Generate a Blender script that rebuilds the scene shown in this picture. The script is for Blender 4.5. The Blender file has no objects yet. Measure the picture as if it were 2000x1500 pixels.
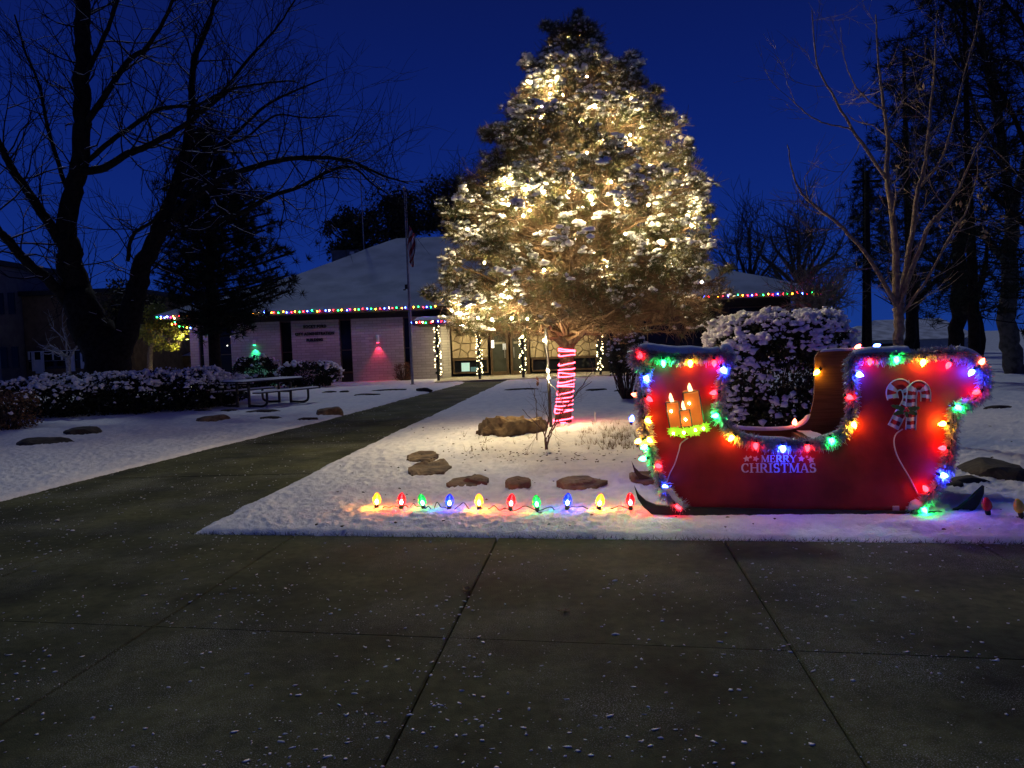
import bpy, math, random
import numpy as np
from mathutils import Vector

scene = bpy.context.scene
COL = scene.collection
PI = math.pi

# ------------------------------------------------------------------ camera
CAM_H, FPX = 1.55, 1500.0
PITCH = math.atan(78.0 / FPX)
ROLL = math.radians(2.1)
F = np.array([0, math.cos(PITCH), -math.sin(PITCH)])
U0 = np.array([0, math.sin(PITCH), math.cos(PITCH)])
R0 = np.array([1.0, 0, 0])
UP = U0 * math.cos(ROLL) + R0 * math.sin(ROLL)
RT = R0 * math.cos(ROLL) - U0 * math.sin(ROLL)
CAM = np.array([0, 0, CAM_H])
from mathutils import Matrix
cam_data = bpy.data.cameras.new('camera')
cam = bpy.data.objects.new('camera', cam_data)
COL.objects.link(cam)
cam_data.sensor_width = 36.0
cam_data.lens = 27.0
cam_data.clip_start = 0.05
cam_data.clip_end = 2000
m3 = Matrix(((RT[0], UP[0], -F[0]), (RT[1], UP[1], -F[1]), (RT[2], UP[2], -F[2])))
cam.matrix_world = Matrix.Translation(Vector(CAM)) @ m3.to_4x4()
scene.camera = cam

# ------------------------------------------------------------------ dusk sky
SUN_EL, SUN_ROT = math.radians(46), math.radians(195)
world = bpy.data.worlds.new('World')
scene.world = world
world.use_nodes = True
wn, wl = world.node_tree.nodes, world.node_tree.links
bg = wn['Background']
tc = wn.new('ShaderNodeTexCoord')
sep = wn.new('ShaderNodeSeparateXYZ')
wl.new(tc.outputs['Generated'], sep.inputs[0])
ramp = wn.new('ShaderNodeValToRGB')
ramp.color_ramp.interpolation = 'B_SPLINE'
els = ramp.color_ramp.elements
els[0].position = 0.0
els[0].color = (0.007, 0.034, 0.205, 1)
els[1].position = 1.0
els[1].color = (0.006, 0.010, 0.045, 1)
for p, c in ((0.12, (0.0042, 0.020, 0.172, 1)), (0.28, (0.0028, 0.0118, 0.122, 1)), (0.45, (0.0024, 0.0066, 0.066, 1))):
    e = els.new(p)
    e.color = c
wl.new(sep.outputs['Z'], ramp.inputs[0])
wl.new(ramp.outputs[0], bg.inputs['Color'])
bg.inputs['Strength'].default_value = 1.12

sun_d = bpy.data.lights.new('sun', 'SUN')
sun_d.energy = 0.45
sun_d.angle = math.radians(4)
sun_d.color = (0.86, 0.96, 1.0)
sun = bpy.data.objects.new('sun', sun_d)
COL.objects.link(sun)
_az = math.radians(-15)      # dim glow from high beyond the building
_d = Vector((math.sin(_az) * math.cos(SUN_EL), math.cos(_az) * math.cos(SUN_EL), math.sin(SUN_EL)))
sun.rotation_euler = _d.to_track_quat('Z', 'Y').to_euler()

vs = scene.view_settings
vs.view_transform = 'Standard'
vs.look = 'None'
vs.exposure = 0.0
vs.gamma = 1.0
vs.use_curve_mapping = False
cy = scene.cycles
cy.max_bounces = 6
cy.diffuse_bounces = 2
cy.glossy_bounces = 3
cy.transmission_bounces = 4
cy.transparent_max_bounces = 8
cy.sample_clamp_indirect = 3.0
cy.use_denoising = True
cy.caustics_reflective = False
cy.caustics_refractive = False

# ------------------------------------------------------------------ survey helpers
def ray(px, py):
    return F + RT * ((px - 1000) / FPX) - UP * ((py - 750) / FPX)

def G(px, py, z=0.0):
    d = ray(px, py)
    return CAM + d * ((z - CAM_H) / d[2])

def AT(px, py, Y):
    d = ray(px, py)
    return CAM + d * (Y / d[1])

# ------------------------------------------------------------------ noise
_rs = np.random.RandomState(5)
_T = _rs.rand(256, 256)

def vnoise(x, y):
    x = np.asarray(x, float); y = np.asarray(y, float)
    xi = np.floor(x).astype(int); yi = np.floor(y).astype(int)
    fx = x - xi; fy = y - yi
    fx = fx * fx * (3 - 2 * fx); fy = fy * fy * (3 - 2 * fy)
    a = _T[xi & 255, yi & 255]; b = _T[(xi + 1) & 255, yi & 255]
    c = _T[xi & 255, (yi + 1) & 255]; d = _T[(xi + 1) & 255, (yi + 1) & 255]
    return (a * (1 - fx) + b * fx) * (1 - fy) + (c * (1 - fx) + d * fx) * fy

def fbm(x, y, o=4):
    s = 0; a = 0.5
    for i in range(o):
        s = s + a * vnoise(x * 2 ** i + 17.3 * i, y * 2 ** i + 9.1 * i)
        a *= 0.5
    return s

def sstep(a, b, x):
    t = np.clip((x - a) / (b - a), 0, 1)
    return t * t * (3 - 2 * t)

# ------------------------------------------------------------------ mesh builder
def _ico(n):
    import bmesh
    bm = bmesh.new()
    bmesh.ops.create_icosphere(bm, subdivisions=n, radius=1)
    bm.verts.ensure_lookup_table()
    v = np.array([x.co[:] for x in bm.verts])
    f = np.array([[q.index for q in p.verts] for p in bm.faces])
    bm.free()
    return v, f
ICO = {k: _ico(k) for k in (1, 2, 3, 4)}

class MB:
    def __init__(self):
        self.v, self.f, self.n = [], [], 0

    def add(self, v, faces, mi=0):
        v = np.asarray(v, float).reshape(-1, 3)
        if isinstance(faces, np.ndarray):
            self.f.append((faces + self.n, mi))
        else:
            by = {}
            for q in faces:
                by.setdefault(len(q), []).append(q)
            for k, q in by.items():
                self.f.append((np.array(q) + self.n, mi))
        self.v.append(v)
        self.n += len(v)
        return self

    def box(self, c, s, rz=0.0, mi=0, top=None):
        x, y, z = s[0] / 2, s[1] / 2, s[2] / 2
        tx, ty = (top if top else (1, 1))
        v = np.array([(-x, -y, -z), (x, -y, -z), (x, y, -z), (-x, y, -z),
                      (-x * tx, -y * ty, z), (x * tx, -y * ty, z), (x * tx, y * ty, z), (-x * tx, y * ty, z)])
        if rz:
            co, si = math.cos(rz), math.sin(rz)
            v[:, :2] = v[:, :2] @ np.array([[co, si], [-si, co]])
        return self.add(v + np.array(c), [(3, 2, 1, 0), (4, 5, 6, 7), (0, 1, 5, 4), (1, 2, 6, 5), (2, 3, 7, 6), (3, 0, 4, 7)], mi)

    def tube(self, pts, r, n=8, mi=0, cap=True):
        pts = np.asarray(pts, float)
        k = len(pts)
        r = np.broadcast_to(np.asarray(r, float), (k,)) if np.ndim(r) < 2 else r
        t = np.gradient(pts, axis=0)
        t /= np.linalg.norm(t, axis=1)[:, None] + 1e-12
        ref = np.array([0, 0, 1.0]) if abs(t[0][2]) < 0.9 else np.array([1.0, 0, 0])
        nrm = np.cross(t[0], ref); nrm /= np.linalg.norm(nrm)
        V = []
        a = np.arange(n) * 2 * PI / n
        for i in range(k):
            nrm = nrm - t[i] * np.dot(nrm, t[i])
            nrm /= np.linalg.norm(nrm) + 1e-12
            b = np.cross(t[i], nrm)
            V.append(pts[i] + r[i] * (np.cos(a)[:, None] * nrm + np.sin(a)[:, None] * b))
        V = np.concatenate(V)
        i = np.arange(k - 1)[:, None] * n
        j = np.arange(n)[None, :]
        j2 = (j + 1) % n
        Q = np.stack([i + j, i + j2, i + n + j2, i + n + j], -1).reshape(-1, 4)
        faces = [tuple(q) for q in Q]
        if cap:
            faces += [tuple(range(n - 1, -1, -1)), tuple(range((k - 1) * n, k * n))]
        return self.add(V, faces, mi)

    def lathe(self, prof, n=10, mi=0, M=None):
        a = np.arange(n) * 2 * PI / n
        V = np.concatenate([np.stack([r * np.cos(a), r * np.sin(a), np.full(n, z)], 1) for r, z in prof])
        k = len(prof)
        i = np.arange(k - 1)[:, None] * n
        j = np.arange(n)[None, :]
        j2 = (j + 1) % n
        Q = np.stack([i + j, i + j2, i + n + j2, i + n + j], -1).reshape(-1, 4)
        faces = [tuple(q) for q in Q] + [tuple(range(n - 1, -1, -1)), tuple(range((k - 1) * n, k * n))]
        if M is not None:
            V = V @ np.array(M.to_3x3()).T + np.array(M.translation)
        return self.add(V, faces, mi)

    def prism(self, poly, y0, y1, mi=0, mi_side=None, mi_back=None):
        """2-D outline (x, z) given thickness from y0 (front) to y1 (back)"""
        p = np.asarray(poly, float)
        k = len(p)
        area = 0.5 * np.sum(p[:, 0] * np.roll(p[:, 1], -1) - np.roll(p[:, 0], -1) * p[:, 1])
        if area < 0:
            p = p[::-1]
        vf = np.stack([p[:, 0], np.full(k, y0), p[:, 1]], 1)
        vb = np.stack([p[:, 0], np.full(k, y1), p[:, 1]], 1)
        self.add(vf, [tuple(range(k))], mi)
        self.add(vb, [tuple(range(k - 1, -1, -1))], mi if mi_back is None else mi_back)
        self.add(np.concatenate([vf, vb]), [((i + 1) % k, i, k + i, k + (i + 1) % k) for i in range(k)], mi if mi_side is None else mi_side)
        return self

    def cones(self, p0, p1, r0, r1, n=3, mi=0):
        p0 = np.asarray(p0, float); p1 = np.asarray(p1, float)
        N = len(p0)
        if N == 0:
            return self
        r0 = np.broadcast_to(np.asarray(r0, float), (N,)); r1 = np.broadcast_to(np.asarray(r1, float), (N,))
        t = p1 - p0
        t = t / (np.linalg.norm(t, axis=1)[:, None] + 1e-9)
        ref = np.where(np.abs(t[:, 2:3]) < 0.9, np.array([[0, 0, 1.0]]), np.array([[1.0, 0, 0]]))
        a = np.cross(t, ref); a /= np.linalg.norm(a, axis=1)[:, None]
        b = np.cross(t, a)
        ang = np.arange(n) * 2 * PI / n
        ring = np.cos(ang)[None, :, None] * a[:, None, :] + np.sin(ang)[None, :, None] * b[:, None, :]
        V = np.concatenate([p0[:, None, :] + ring * r0[:, None, None], p1[:, None, :] + ring * r1[:, None, None]], 1)
        base = (np.arange(N) * 2 * n)[:, None, None]
        j = np.arange(n); j2 = (j + 1) % n
        q = np.stack([j, j2, n + j2, n + j], -1)[None]
        return self.add(V.reshape(-1, 3), (base + q).reshape(-1, 4), mi)

    def blobs(self, pos, size, rnd, sub=1, lump=0.16, mi=0, flat=None):
        pos = np.asarray(pos, float)
        N = len(pos)
        if N == 0:
            return self
        bv, bf = ICO[sub]
        size = np.asarray(size, float)
        if size.ndim == 1:
            size = np.repeat(size[:, None], 3, 1)
        ph = rnd.rand(N, 3) * 6.28
        k = 1 + lump * (np.sin(bv[None, :, 0] * 3.1 + ph[:, :1]) + np.sin(bv[None, :, 1] * 2.7 + ph[:, 1:2]) + np.sin(bv[None, :, 2] * 3.7 + ph[:, 2:3]))
        k = k + lump * 0.5 * (rnd.rand(N, len(bv)) - 0.5)
        V = bv[None] * k[:, :, None] * size[:, None, :]
        if flat is not None:
            V[:, :, 2] = np.where(V[:, :, 2] < 0, V[:, :, 2] * flat, V[:, :, 2])
        az = rnd.rand(N) * 6.28
        c, s = np.cos(az)[:, None], np.sin(az)[:, None]
        X = V[:, :, 0] * c - V[:, :, 1] * s
        Y = V[:, :, 0] * s + V[:, :, 1] * c
        V = np.stack([X, Y, V[:, :, 2]], -1) + pos[:, None, :]
        Fc = (bf[None] + (np.arange(N) * len(bv))[:, None, None]).reshape(-1, 3)
        return self.add(V.reshape(-1, 3), Fc, mi)

    def needles(self, pos, axis, rnd, K, ln, w, spread=1.0, mi=0):
        pos = np.asarray(pos, float)
        N = len(pos)
        if N == 0:
            return self
        d = rnd.randn(N, K, 3) * spread + np.asarray(axis)[:, None, :]
        d /= np.linalg.norm(d, axis=2)[:, :, None]
        L = ln * (0.6 + 0.6 * rnd.rand(N, K, 1))
        s = np.cross(d, rnd.randn(N, K, 3))
        s /= np.linalg.norm(s, axis=2)[:, :, None] + 1e-9
        c = pos[:, None, :] + d * L * 0.1
        V = np.stack([c - s * w / 2, c + s * w / 2, c + d * L], 2).reshape(-1, 3)
        return self.add(V, np.arange(N * K * 3).reshape(-1, 3), mi)

    def leaves(self, pos, rnd, ln, w, mi=0, nrm=None):
        pos = np.asarray(pos, float)
        N = len(pos)
        d = rnd.randn(N, 3); d /= np.linalg.norm(d, axis=1)[:, None]
        s = np.cross(d, rnd.randn(N, 3)); s /= np.linalg.norm(s, axis=1)[:, None] + 1e-9
        L = ln * (0.6 + 0.8 * rnd.rand(N, 1)); W = w * (0.7 + 0.6 * rnd.rand(N, 1))
        V = np.stack([pos - d * L / 2, pos + s * W / 2, pos + d * L / 2, pos - s * W / 2], 1).reshape(-1, 3)
        return self.add(V, np.arange(N * 4).reshape(-1, 4), mi)

    def mesh(self, name, mats, smooth=False):
        me = bpy.data.meshes.new(name)
        if self.v:
            V = np.concatenate(self.v)
            me.vertices.add(len(V))
            me.vertices.foreach_set('co', V.astype(np.float32).ravel())
            loops, tot, mi = [], [], []
            for fa, m_ in self.f:
                loops.append(fa.ravel())
                tot.append(np.full(len(fa), fa.shape[1]))
                mi.append(np.full(len(fa), m_))
            loops = np.concatenate(loops); tot = np.concatenate(tot); mi = np.concatenate(mi)
            st = np.concatenate([[0], np.cumsum(tot)[:-1]])
            me.loops.add(len(loops))
            me.loops.foreach_set('vertex_index', loops.astype(np.int32))
            me.polygons.add(len(tot))
            me.polygons.foreach_set('loop_start', st.astype(np.int32))
            me.polygons.foreach_set('loop_total', tot.astype(np.int32))
            me.polygons.foreach_set('material_index', mi.astype(np.int32))
            me.polygons.foreach_set('use_smooth', np.full(len(tot), bool(smooth)))
            me.update(calc_edges=True)
            me.validate()
        for m_ in (mats if isinstance(mats, (list, tuple)) else [mats]):
            me.materials.append(m_)
        return me

    def build(self, name, mats, parent=None, smooth=False, loc=None, **kw):
        o = bpy.data.objects.new(name, self.mesh(name, mats, smooth))
        COL.objects.link(o)
        if parent is not None:
            o.parent = parent
        if loc is not None:
            o.location = [float(q) for q in loc]
        return tag(o, **kw)

def tag(o, label=None, cat=None, group=None, kind=None):
    if label: o['label'] = label
    if cat: o['category'] = cat
    if group: o['group'] = group
    if kind: o['kind'] = kind
    return o

def thing(name, label, cat, loc=(0, 0, 0), rz=0.0, group=None):
    o = bpy.data.objects.new(name, None)
    o.empty_display_size = 0.2
    COL.objects.link(o)
    o.location = [float(q) for q in loc]
    o.rotation_euler = (0, 0, rz)
    return tag(o, label, cat, group)

def inst(name, me, parent, loc=(0, 0, 0), rot=(0, 0, 0), sc=1.0, label=None):
    o = bpy.data.objects.new(name, me)
    COL.objects.link(o)
    o.parent = parent
    o.location = [float(q) for q in loc]
    o.rotation_euler = rot
    o.scale = (sc, sc, sc) if np.ndim(sc) == 0 else sc
    if label: o['label'] = label
    return o

def smooth_path(pts, n=4):
    """Catmull-Rom through the points"""
    p = np.asarray(pts, float)
    q = np.concatenate([[2 * p[0] - p[1]], p, [2 * p[-1] - p[-2]]])
    out = []
    for i in range(1, len(q) - 2):
        for t in np.linspace(0, 1, n, endpoint=False):
            out.append(0.5 * ((2 * q[i]) + (-q[i - 1] + q[i + 1]) * t + (2 * q[i - 1] - 5 * q[i] + 4 * q[i + 1] - q[i + 2]) * t ** 2
                              + (-q[i - 1] + 3 * q[i] - 3 * q[i + 1] + q[i + 2]) * t ** 3))
    out.append(p[-1])
    return np.array(out)

def resample(p, step):
    p = np.asarray(p, float)
    s = np.concatenate([[0], np.cumsum(np.linalg.norm(np.diff(p, axis=0), axis=1))])
    k = max(2, int(round(s[-1] / step)) + 1)
    t = np.linspace(0, s[-1], k)
    return np.stack([np.interp(t, s, p[:, i]) for i in range(p.shape[1])], 1)

# ------------------------------------------------------------------ materials
def mat(name, col, rough=0.7, col2=None, scale=8.0, bump=0.0, bscale=40.0, metal=0.0, detail=4.0, spec=0.4, coat=0.0, mixpos=(0.4, 0.65)):
    m = bpy.data.materials.new(name)
    m.use_nodes = True
    nt = m.node_tree
    b = nt.nodes['Principled BSDF']
    b.inputs['Base Color'].default_value = (*col, 1)
    b.inputs['Roughness'].default_value = rough
    b.inputs['Metallic'].default_value = metal
    b.inputs['Specular IOR Level'].default_value = spec
    if coat:
        b.inputs['Coat Weight'].default_value = coat
        b.inputs['Coat Roughness'].default_value = 0.25
    tcn = nt.nodes.new('ShaderNodeTexCoord')
    if col2 is not None:
        n = nt.nodes.new('ShaderNodeTexNoise')
        n.inputs['Scale'].default_value = scale
        n.inputs['Detail'].default_value = detail
        nt.links.new(tcn.outputs['Object'], n.inputs['Vector'])
        r = nt.nodes.new('ShaderNodeValToRGB')
        r.color_ramp.elements[0].position = mixpos[0]
        r.color_ramp.elements[1].position = mixpos[1]
        r.color_ramp.elements[0].color = (*col, 1)
        r.color_ramp.elements[1].color = (*col2, 1)
        nt.links.new(n.outputs['Fac'], r.inputs[0])
        nt.links.new(r.outputs[0], b.inputs['Base Color'])
    if bump:
        n2 = nt.nodes.new('ShaderNodeTexNoise')
        n2.inputs['Scale'].default_value = bscale
        n2.inputs['Detail'].default_value = 5
        nt.links.new(tcn.outputs['Object'], n2.inputs['Vector'])
        bp = nt.nodes.new('ShaderNodeBump')
        bp.inputs['Strength'].default_value = bump
        bp.inputs['Distance'].default_value = 0.02
        nt.links.new(n2.outputs['Fac'], bp.inputs['Height'])
        nt.links.new(bp.outputs[0], b.inputs['Normal'])
    return m

def glow(name, col, strength):
    m = bpy.data.materials.new(name)
    m.use_nodes = True
    nt = m.node_tree
    b = nt.nodes['Principled BSDF']
    b.inputs['Base Color'].default_value = (*[min(1, c) * 0.5 for c in col], 1)
    b.inputs['Emission Color'].default_value = (*col, 1)
    b.inputs['Emission Strength'].default_value = strength
    b.inputs['Roughness'].default_value = 0.3
    return m

SNOW = mat('snow', (0.82, 0.83, 0.86), 0.85, (0.70, 0.72, 0.78), 6.0, 0.5, 55.0, spec=0.2)
SNOW_CLUMP = mat('snow_clump', (0.84, 0.85, 0.87), 0.85, (0.74, 0.76, 0.8), 9.0, 0.3, 60.0, spec=0.2)
BARK = mat('bark', (0.075, 0.05, 0.035), 0.9, (0.035, 0.024, 0.018), 14.0, 0.9, 30.0)
BARK_DARK = mat('dark_bark', (0.020, 0.017, 0.015), 0.95, (0.008, 0.006, 0.005), 9.0, 0.9, 20.0, spec=0.15)
BARK_PALE = mat('pale_bark', (0.24, 0.18, 0.13), 0.85, (0.12, 0.09, 0.065), 18.0, 0.7, 35.0)
BARK_GREY = mat('grey_bark', (0.10, 0.10, 0.085), 0.9, (0.04, 0.04, 0.034), 7.0, 0.9, 18.0)
TWIG_TAN = mat('twig', (0.15, 0.095, 0.05), 0.8, (0.08, 0.05, 0.03), 20.0)
NEEDLE = mat('needles', (0.058, 0.072, 0.030), 0.65, (0.115, 0.105, 0.042), 2.5, spec=0.3)
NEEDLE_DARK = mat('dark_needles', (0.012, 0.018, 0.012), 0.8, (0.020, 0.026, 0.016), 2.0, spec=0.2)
LEAF_HEDGE = mat('hedge_leaf', (0.020, 0.028, 0.012), 0.6, (0.045, 0.045, 0.016), 5.0, spec=0.3)
LEAF_YELLOW = mat('yellow_leaf', (0.36, 0.34, 0.035), 0.6, (0.16, 0.19, 0.025), 2.5)
LEAF_BROWN = mat('brown_leaf', (0.16, 0.09, 0.04), 0.7, (0.08, 0.045, 0.02), 6.0)
ROCK = mat('sandstone', (0.24, 0.165, 0.085), 0.9, (0.085, 0.058, 0.035), 6.0, 0.9, 14.0, detail=8)
ROCK_DARK = mat('dark_stone', (0.06, 0.055, 0.045), 0.9, (0.025, 0.022, 0.02), 6.0, 0.9, 14.0, detail=8)
STEEL_DARK = mat('dark_steel', (0.02, 0.02, 0.022), 0.5, (0.035, 0.033, 0.03), 10.0)
ALU = mat('aluminium', (0.30, 0.30, 0.31), 0.5, (0.22, 0.22, 0.23), 12.0, metal=0.4)
BLACK_PAINT = mat('black_paint', (0.012, 0.012, 0.012), 0.5, (0.02, 0.02, 0.022), 9.0)
WHITE_PAINT = mat('white_paint', (0.72, 0.72, 0.70), 0.5, (0.62, 0.62, 0.60), 9.0)
DARK_TRIM = mat('dark_trim', (0.018, 0.015, 0.013), 0.6, (0.028, 0.022, 0.018), 7.0)
BRONZE = mat('bronze_frame', (0.10, 0.062, 0.032), 0.45, (0.075, 0.045, 0.022), 9.0, metal=0.2)
CABLE = mat('cable', (0.012, 0.02, 0.014), 0.6, (0.02, 0.025, 0.02), 10.0)
WIRE_WHITE = mat('white_cable', (0.7, 0.7, 0.66), 0.6, (0.6, 0.6, 0.56), 10.0)
SOIL = mat('soil', (0.05, 0.032, 0.018), 0.95, (0.025, 0.016, 0.01), 20.0, 0.8, 40.0)

def glass_mat(name, col, rough=0.08):
    m = mat(name, col, rough, tuple(c * 0.7 for c in col), 3.0, spec=0.22)
    return m
GLASS_DARK = glass_mat('dark_glass', (0.010, 0.011, 0.013))

# ================================================================== GROUND
EDGE_A, EDGE_B = G(375, 1043)[:2], G(2000, 1063)[:2]
U2 = (EDGE_B - EDGE_A) / np.linalg.norm(EDGE_B - EDGE_A)
_v = ray(1165, 666)[:2]
V2 = _v / np.linalg.norm(_v)
JO = G(965, 1059)[:2]
NE = np.array([-U2[1], U2[0]])            # away from the camera, across the lawn edge
PL = np.array([G(-30, 986)[:2], G(300, 903)[:2], G(640, 820)[:2], G(780, 782)[:2], G(900, 750)[:2]])
PR = np.array([G(378, 1041)[:2], G(560, 948)[:2], G(760, 850)[:2], G(880, 795)[:2], G(985, 745)[:2]])
PL = np.vstack([[PL[0] + (PL[0] - PL[1]) * 0.42], PL, [[-1.6, 40]]])
PR = np.vstack([PR, [[PR[-1][0] + 0.6, 40]]])

def xl(y): return np.interp(y, PL[:, 1], PL[:, 0])
def xr(y): return np.interp(y, PR[:, 1], PR[:, 0])
PLAZA_Y = 32.6

def lawn_d(x, y):
    de = (x - EDGE_A[0]) * NE[0] + (y - EDGE_A[1]) * NE[1]
    dr = np.minimum(x - xr(y), de)
    dl = np.minimum(xl(y) - x, de)
    d = np.maximum(dr * 0.97, dl * 0.97)
    inp = (x > -3.4) & (x < 6.2)
    return np.where(inp, np.minimum(d, PLAZA_Y - y), d)

def terrain(x, y):
    return -0.10 - 1.7 * sstep(44, 58, y) * sstep(6, 14, x)

EAR = mat('frozen_ground', (0.12, 0.10, 0.07), 0.95, (0.05, 0.045, 0.03), 3.0, 0.6, 25.0)
FAR_SNOW = mat('distant_snow', (0.74, 0.76, 0.80), 0.9, (0.45, 0.46, 0.48), 1.2, 0.4, 12.0, spec=0.2)
gx = np.concatenate([np.linspace(-400, -60, 12), np.linspace(-50, 50, 60), np.linspace(60, 400, 12)])
gy = np.concatenate([np.linspace(-60, -5, 8), np.linspace(0, 80, 60), np.linspace(95, 600, 14)])
X, Y = np.meshgrid(gx, gy)
V = np.stack([X, Y, terrain(X, Y)], -1).reshape(-1, 3)
nx, ny = len(gx), len(gy)
i, j = np.meshgrid(np.arange(nx - 1), np.arange(ny - 1))
q = (j * nx + i)[..., None] + np.array([0, 1, nx + 1, nx])
MB().add(V, q.reshape(-1, 4)).build('ground', FAR_SNOW, kind='structure')

# snow sheet over both lawns
nt_, ny_ = 760, 500
t = np.concatenate([np.linspace(-2.2, -0.84, 40, endpoint=False), np.linspace(-0.82, 0.80, nt_ - 80), np.linspace(0.82, 2.2, 40)])
yy = 4.6 * (47 / 4.6) ** np.linspace(0, 1, ny_)
T, YY = np.meshgrid(t, yy)
XX = T * YY
d = lawn_d(XX, YY)
far = sstep(8, 26, YY)
dn = d + (0.085 * (fbm(XX * 3, YY * 3, 3) - 0.45) + 0.05 * (fbm(XX * 17, YY * 17, 2) - 0.35)) * (1 + 1.0 * far)
hs = sstep(-0.01, 0.09, dn) * 0.036 + sstep(0, 0.5, dn) * 0.022
lump = fbm(XX * 15, YY * 15, 3)
lump2 = fbm(XX * 34, YY * 34, 2)
hgt = hs * (0.60 + 0.85 * fbm(XX * 1.3, YY * 1.3, 3)) + sstep(0.0, 0.25, dn) * (0.046 * (lump - 0.45) + 0.036 * (lump2 - 0.37) + 0.05 * (fbm(XX * 2.2, YY * 2.2, 2) - 0.37)) * (1 - 0.4 * far)
bed = np.exp(-(((XX - 0.95) / 2.1) ** 2 + ((YY - 12.4) / 2.6) ** 2))
hgt = hgt + bed * 0.10 * sstep(0, 0.8, dn)
_sa, _sb = G(1250, 1003, 0.03)[:2], G(1850, 1008, 0.03)[:2]
_st = (_sb - _sa) / np.linalg.norm(_sb - _sa)
_al = (XX - _sa[0]) * _st[0] + (YY - _sa[1]) * _st[1]
_pe = (XX - _sa[0]) * -_st[1] + (YY - _sa[1]) * _st[0]
_in = sstep(-.15, .15, _al) * (1 - sstep(np.linalg.norm(_sb - _sa) - .15, np.linalg.norm(_sb - _sa) + .15, _al))
hgt = hgt * (1 - 0.72 * _in * np.exp(-(_pe / np.where(_pe > 0, 0.8, 0.22)) ** 2))
rough = np.exp(-(((XX - 0.6) / 2.4) ** 2 + ((YY - 11.4) / 1.9) ** 2))
hgt = hgt + rough * 0.05 * np.maximum(0, fbm(XX * 9, YY * 9, 3) - 0.42) * sstep(0, 0.5, dn) * 2
Z = np.where(dn > -0.01, hgt - 0.004, -0.03) + np.minimum(0, 0.0 * YY)
V = np.stack([XX, YY, Z], -1).reshape(-1, 3)
i, j = np.meshgrid(np.arange(nt_ - 1), np.arange(ny_ - 1))
q = ((j * nt_ + i)[..., None] + np.array([0, 1, nt_ + 1, nt_])).reshape(-1, 4)
keep = (dn > -0.03).reshape(-1)[q].any(1)
q = q[keep]
used = np.unique(q)
remap = np.zeros(len(V), int); remap[used] = np.arange(len(used))
MB().add(V[used], remap[q]).build('snow_lawn', SNOW, smooth=True, kind='structure')

def lawn_z(x, y):
    """rough height of the snow at a spot"""
    b_ = math.exp(-(((x - 0.95) / 2.1) ** 2 + ((y - 12.4) / 2.6) ** 2))
    return 0.045 + 0.10 * b_

# ---------------------------------------------------------------- concrete
def concrete():
    m = bpy.data.materials.new('concrete')
    m.use_nodes = True
    nt = m.node_tree
    b = nt.nodes['Principled BSDF']
    L = nt.links.new
    g = nt.nodes.new('ShaderNodeTexCoord')
    def noise(s, det=5, rough=0.6):
        n = nt.nodes.new('ShaderNodeTexNoise')
        n.inputs['Scale'].default_value = s
        n.inputs['Detail'].default_value = det
        n.inputs['Roughness'].default_value = rough
        L(g.outputs['Object'], n.inputs['Vector'])
        return n
    def ramp_(src, stops):
        r = nt.nodes.new('ShaderNodeValToRGB')
        e = r.color_ramp.elements
        e[0].position, e[0].color = stops[0][0], (*stops[0][1], 1)
        e[1].position, e[1].color = stops[-1][0], (*stops[-1][1], 1)
        for p, c in stops[1:-1]:
            k = e.new(p); k.color = (*c, 1)
        L(src, r.inputs[0])
        return r
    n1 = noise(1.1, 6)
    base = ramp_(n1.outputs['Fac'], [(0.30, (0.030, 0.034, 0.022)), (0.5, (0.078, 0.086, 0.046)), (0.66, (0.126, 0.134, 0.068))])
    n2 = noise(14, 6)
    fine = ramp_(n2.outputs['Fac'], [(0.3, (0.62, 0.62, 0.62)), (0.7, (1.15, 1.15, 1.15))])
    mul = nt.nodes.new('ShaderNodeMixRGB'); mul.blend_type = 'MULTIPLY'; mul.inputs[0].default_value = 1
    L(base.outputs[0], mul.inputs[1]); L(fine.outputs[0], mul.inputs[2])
    # dusting of frost in patches
    n3 = noise(170, 2, 0.5)
    n4 = noise(0.9, 4)
    f1 = ramp_(n3.outputs['Fac'], [(0.56, (0, 0, 0)), (0.64, (1, 1, 1))])
    f2 = ramp_(n4.outputs['Fac'], [(0.46, (0, 0, 0)), (0.66, (0.6, 0.6, 0.6))])
    fm = nt.nodes.new('ShaderNodeMixRGB'); fm.blend_type = 'MULTIPLY'; fm.inputs[0].default_value = 1
    L(f1.outputs[0], fm.inputs[1]); L(f2.outputs[0], fm.inputs[2])
    mx = nt.nodes.new('ShaderNodeMixRGB')
    L(fm.outputs[0], mx.inputs[0]); L(mul.outputs[0], mx.inputs[1]); mx.inputs[2].default_value = (0.55, 0.56, 0.58, 1)
    L(mx.outputs[0], b.inputs['Base Color'])
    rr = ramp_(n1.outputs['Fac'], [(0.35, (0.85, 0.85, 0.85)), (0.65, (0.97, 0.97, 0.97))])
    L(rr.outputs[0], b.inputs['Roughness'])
    b.inputs['Specular IOR Level'].default_value = 0.06
    bp = nt.nodes.new('ShaderNodeBump'); bp.inputs['Strength'].default_value = 0.5; bp.inputs['Distance'].default_value = 0.01
    n5 = noise(120, 4)
    L(n5.outputs['Fac'], bp.inputs['Height']); L(bp.outputs[0], b.inputs['Normal'])
    return m
CONC = concrete()

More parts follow.
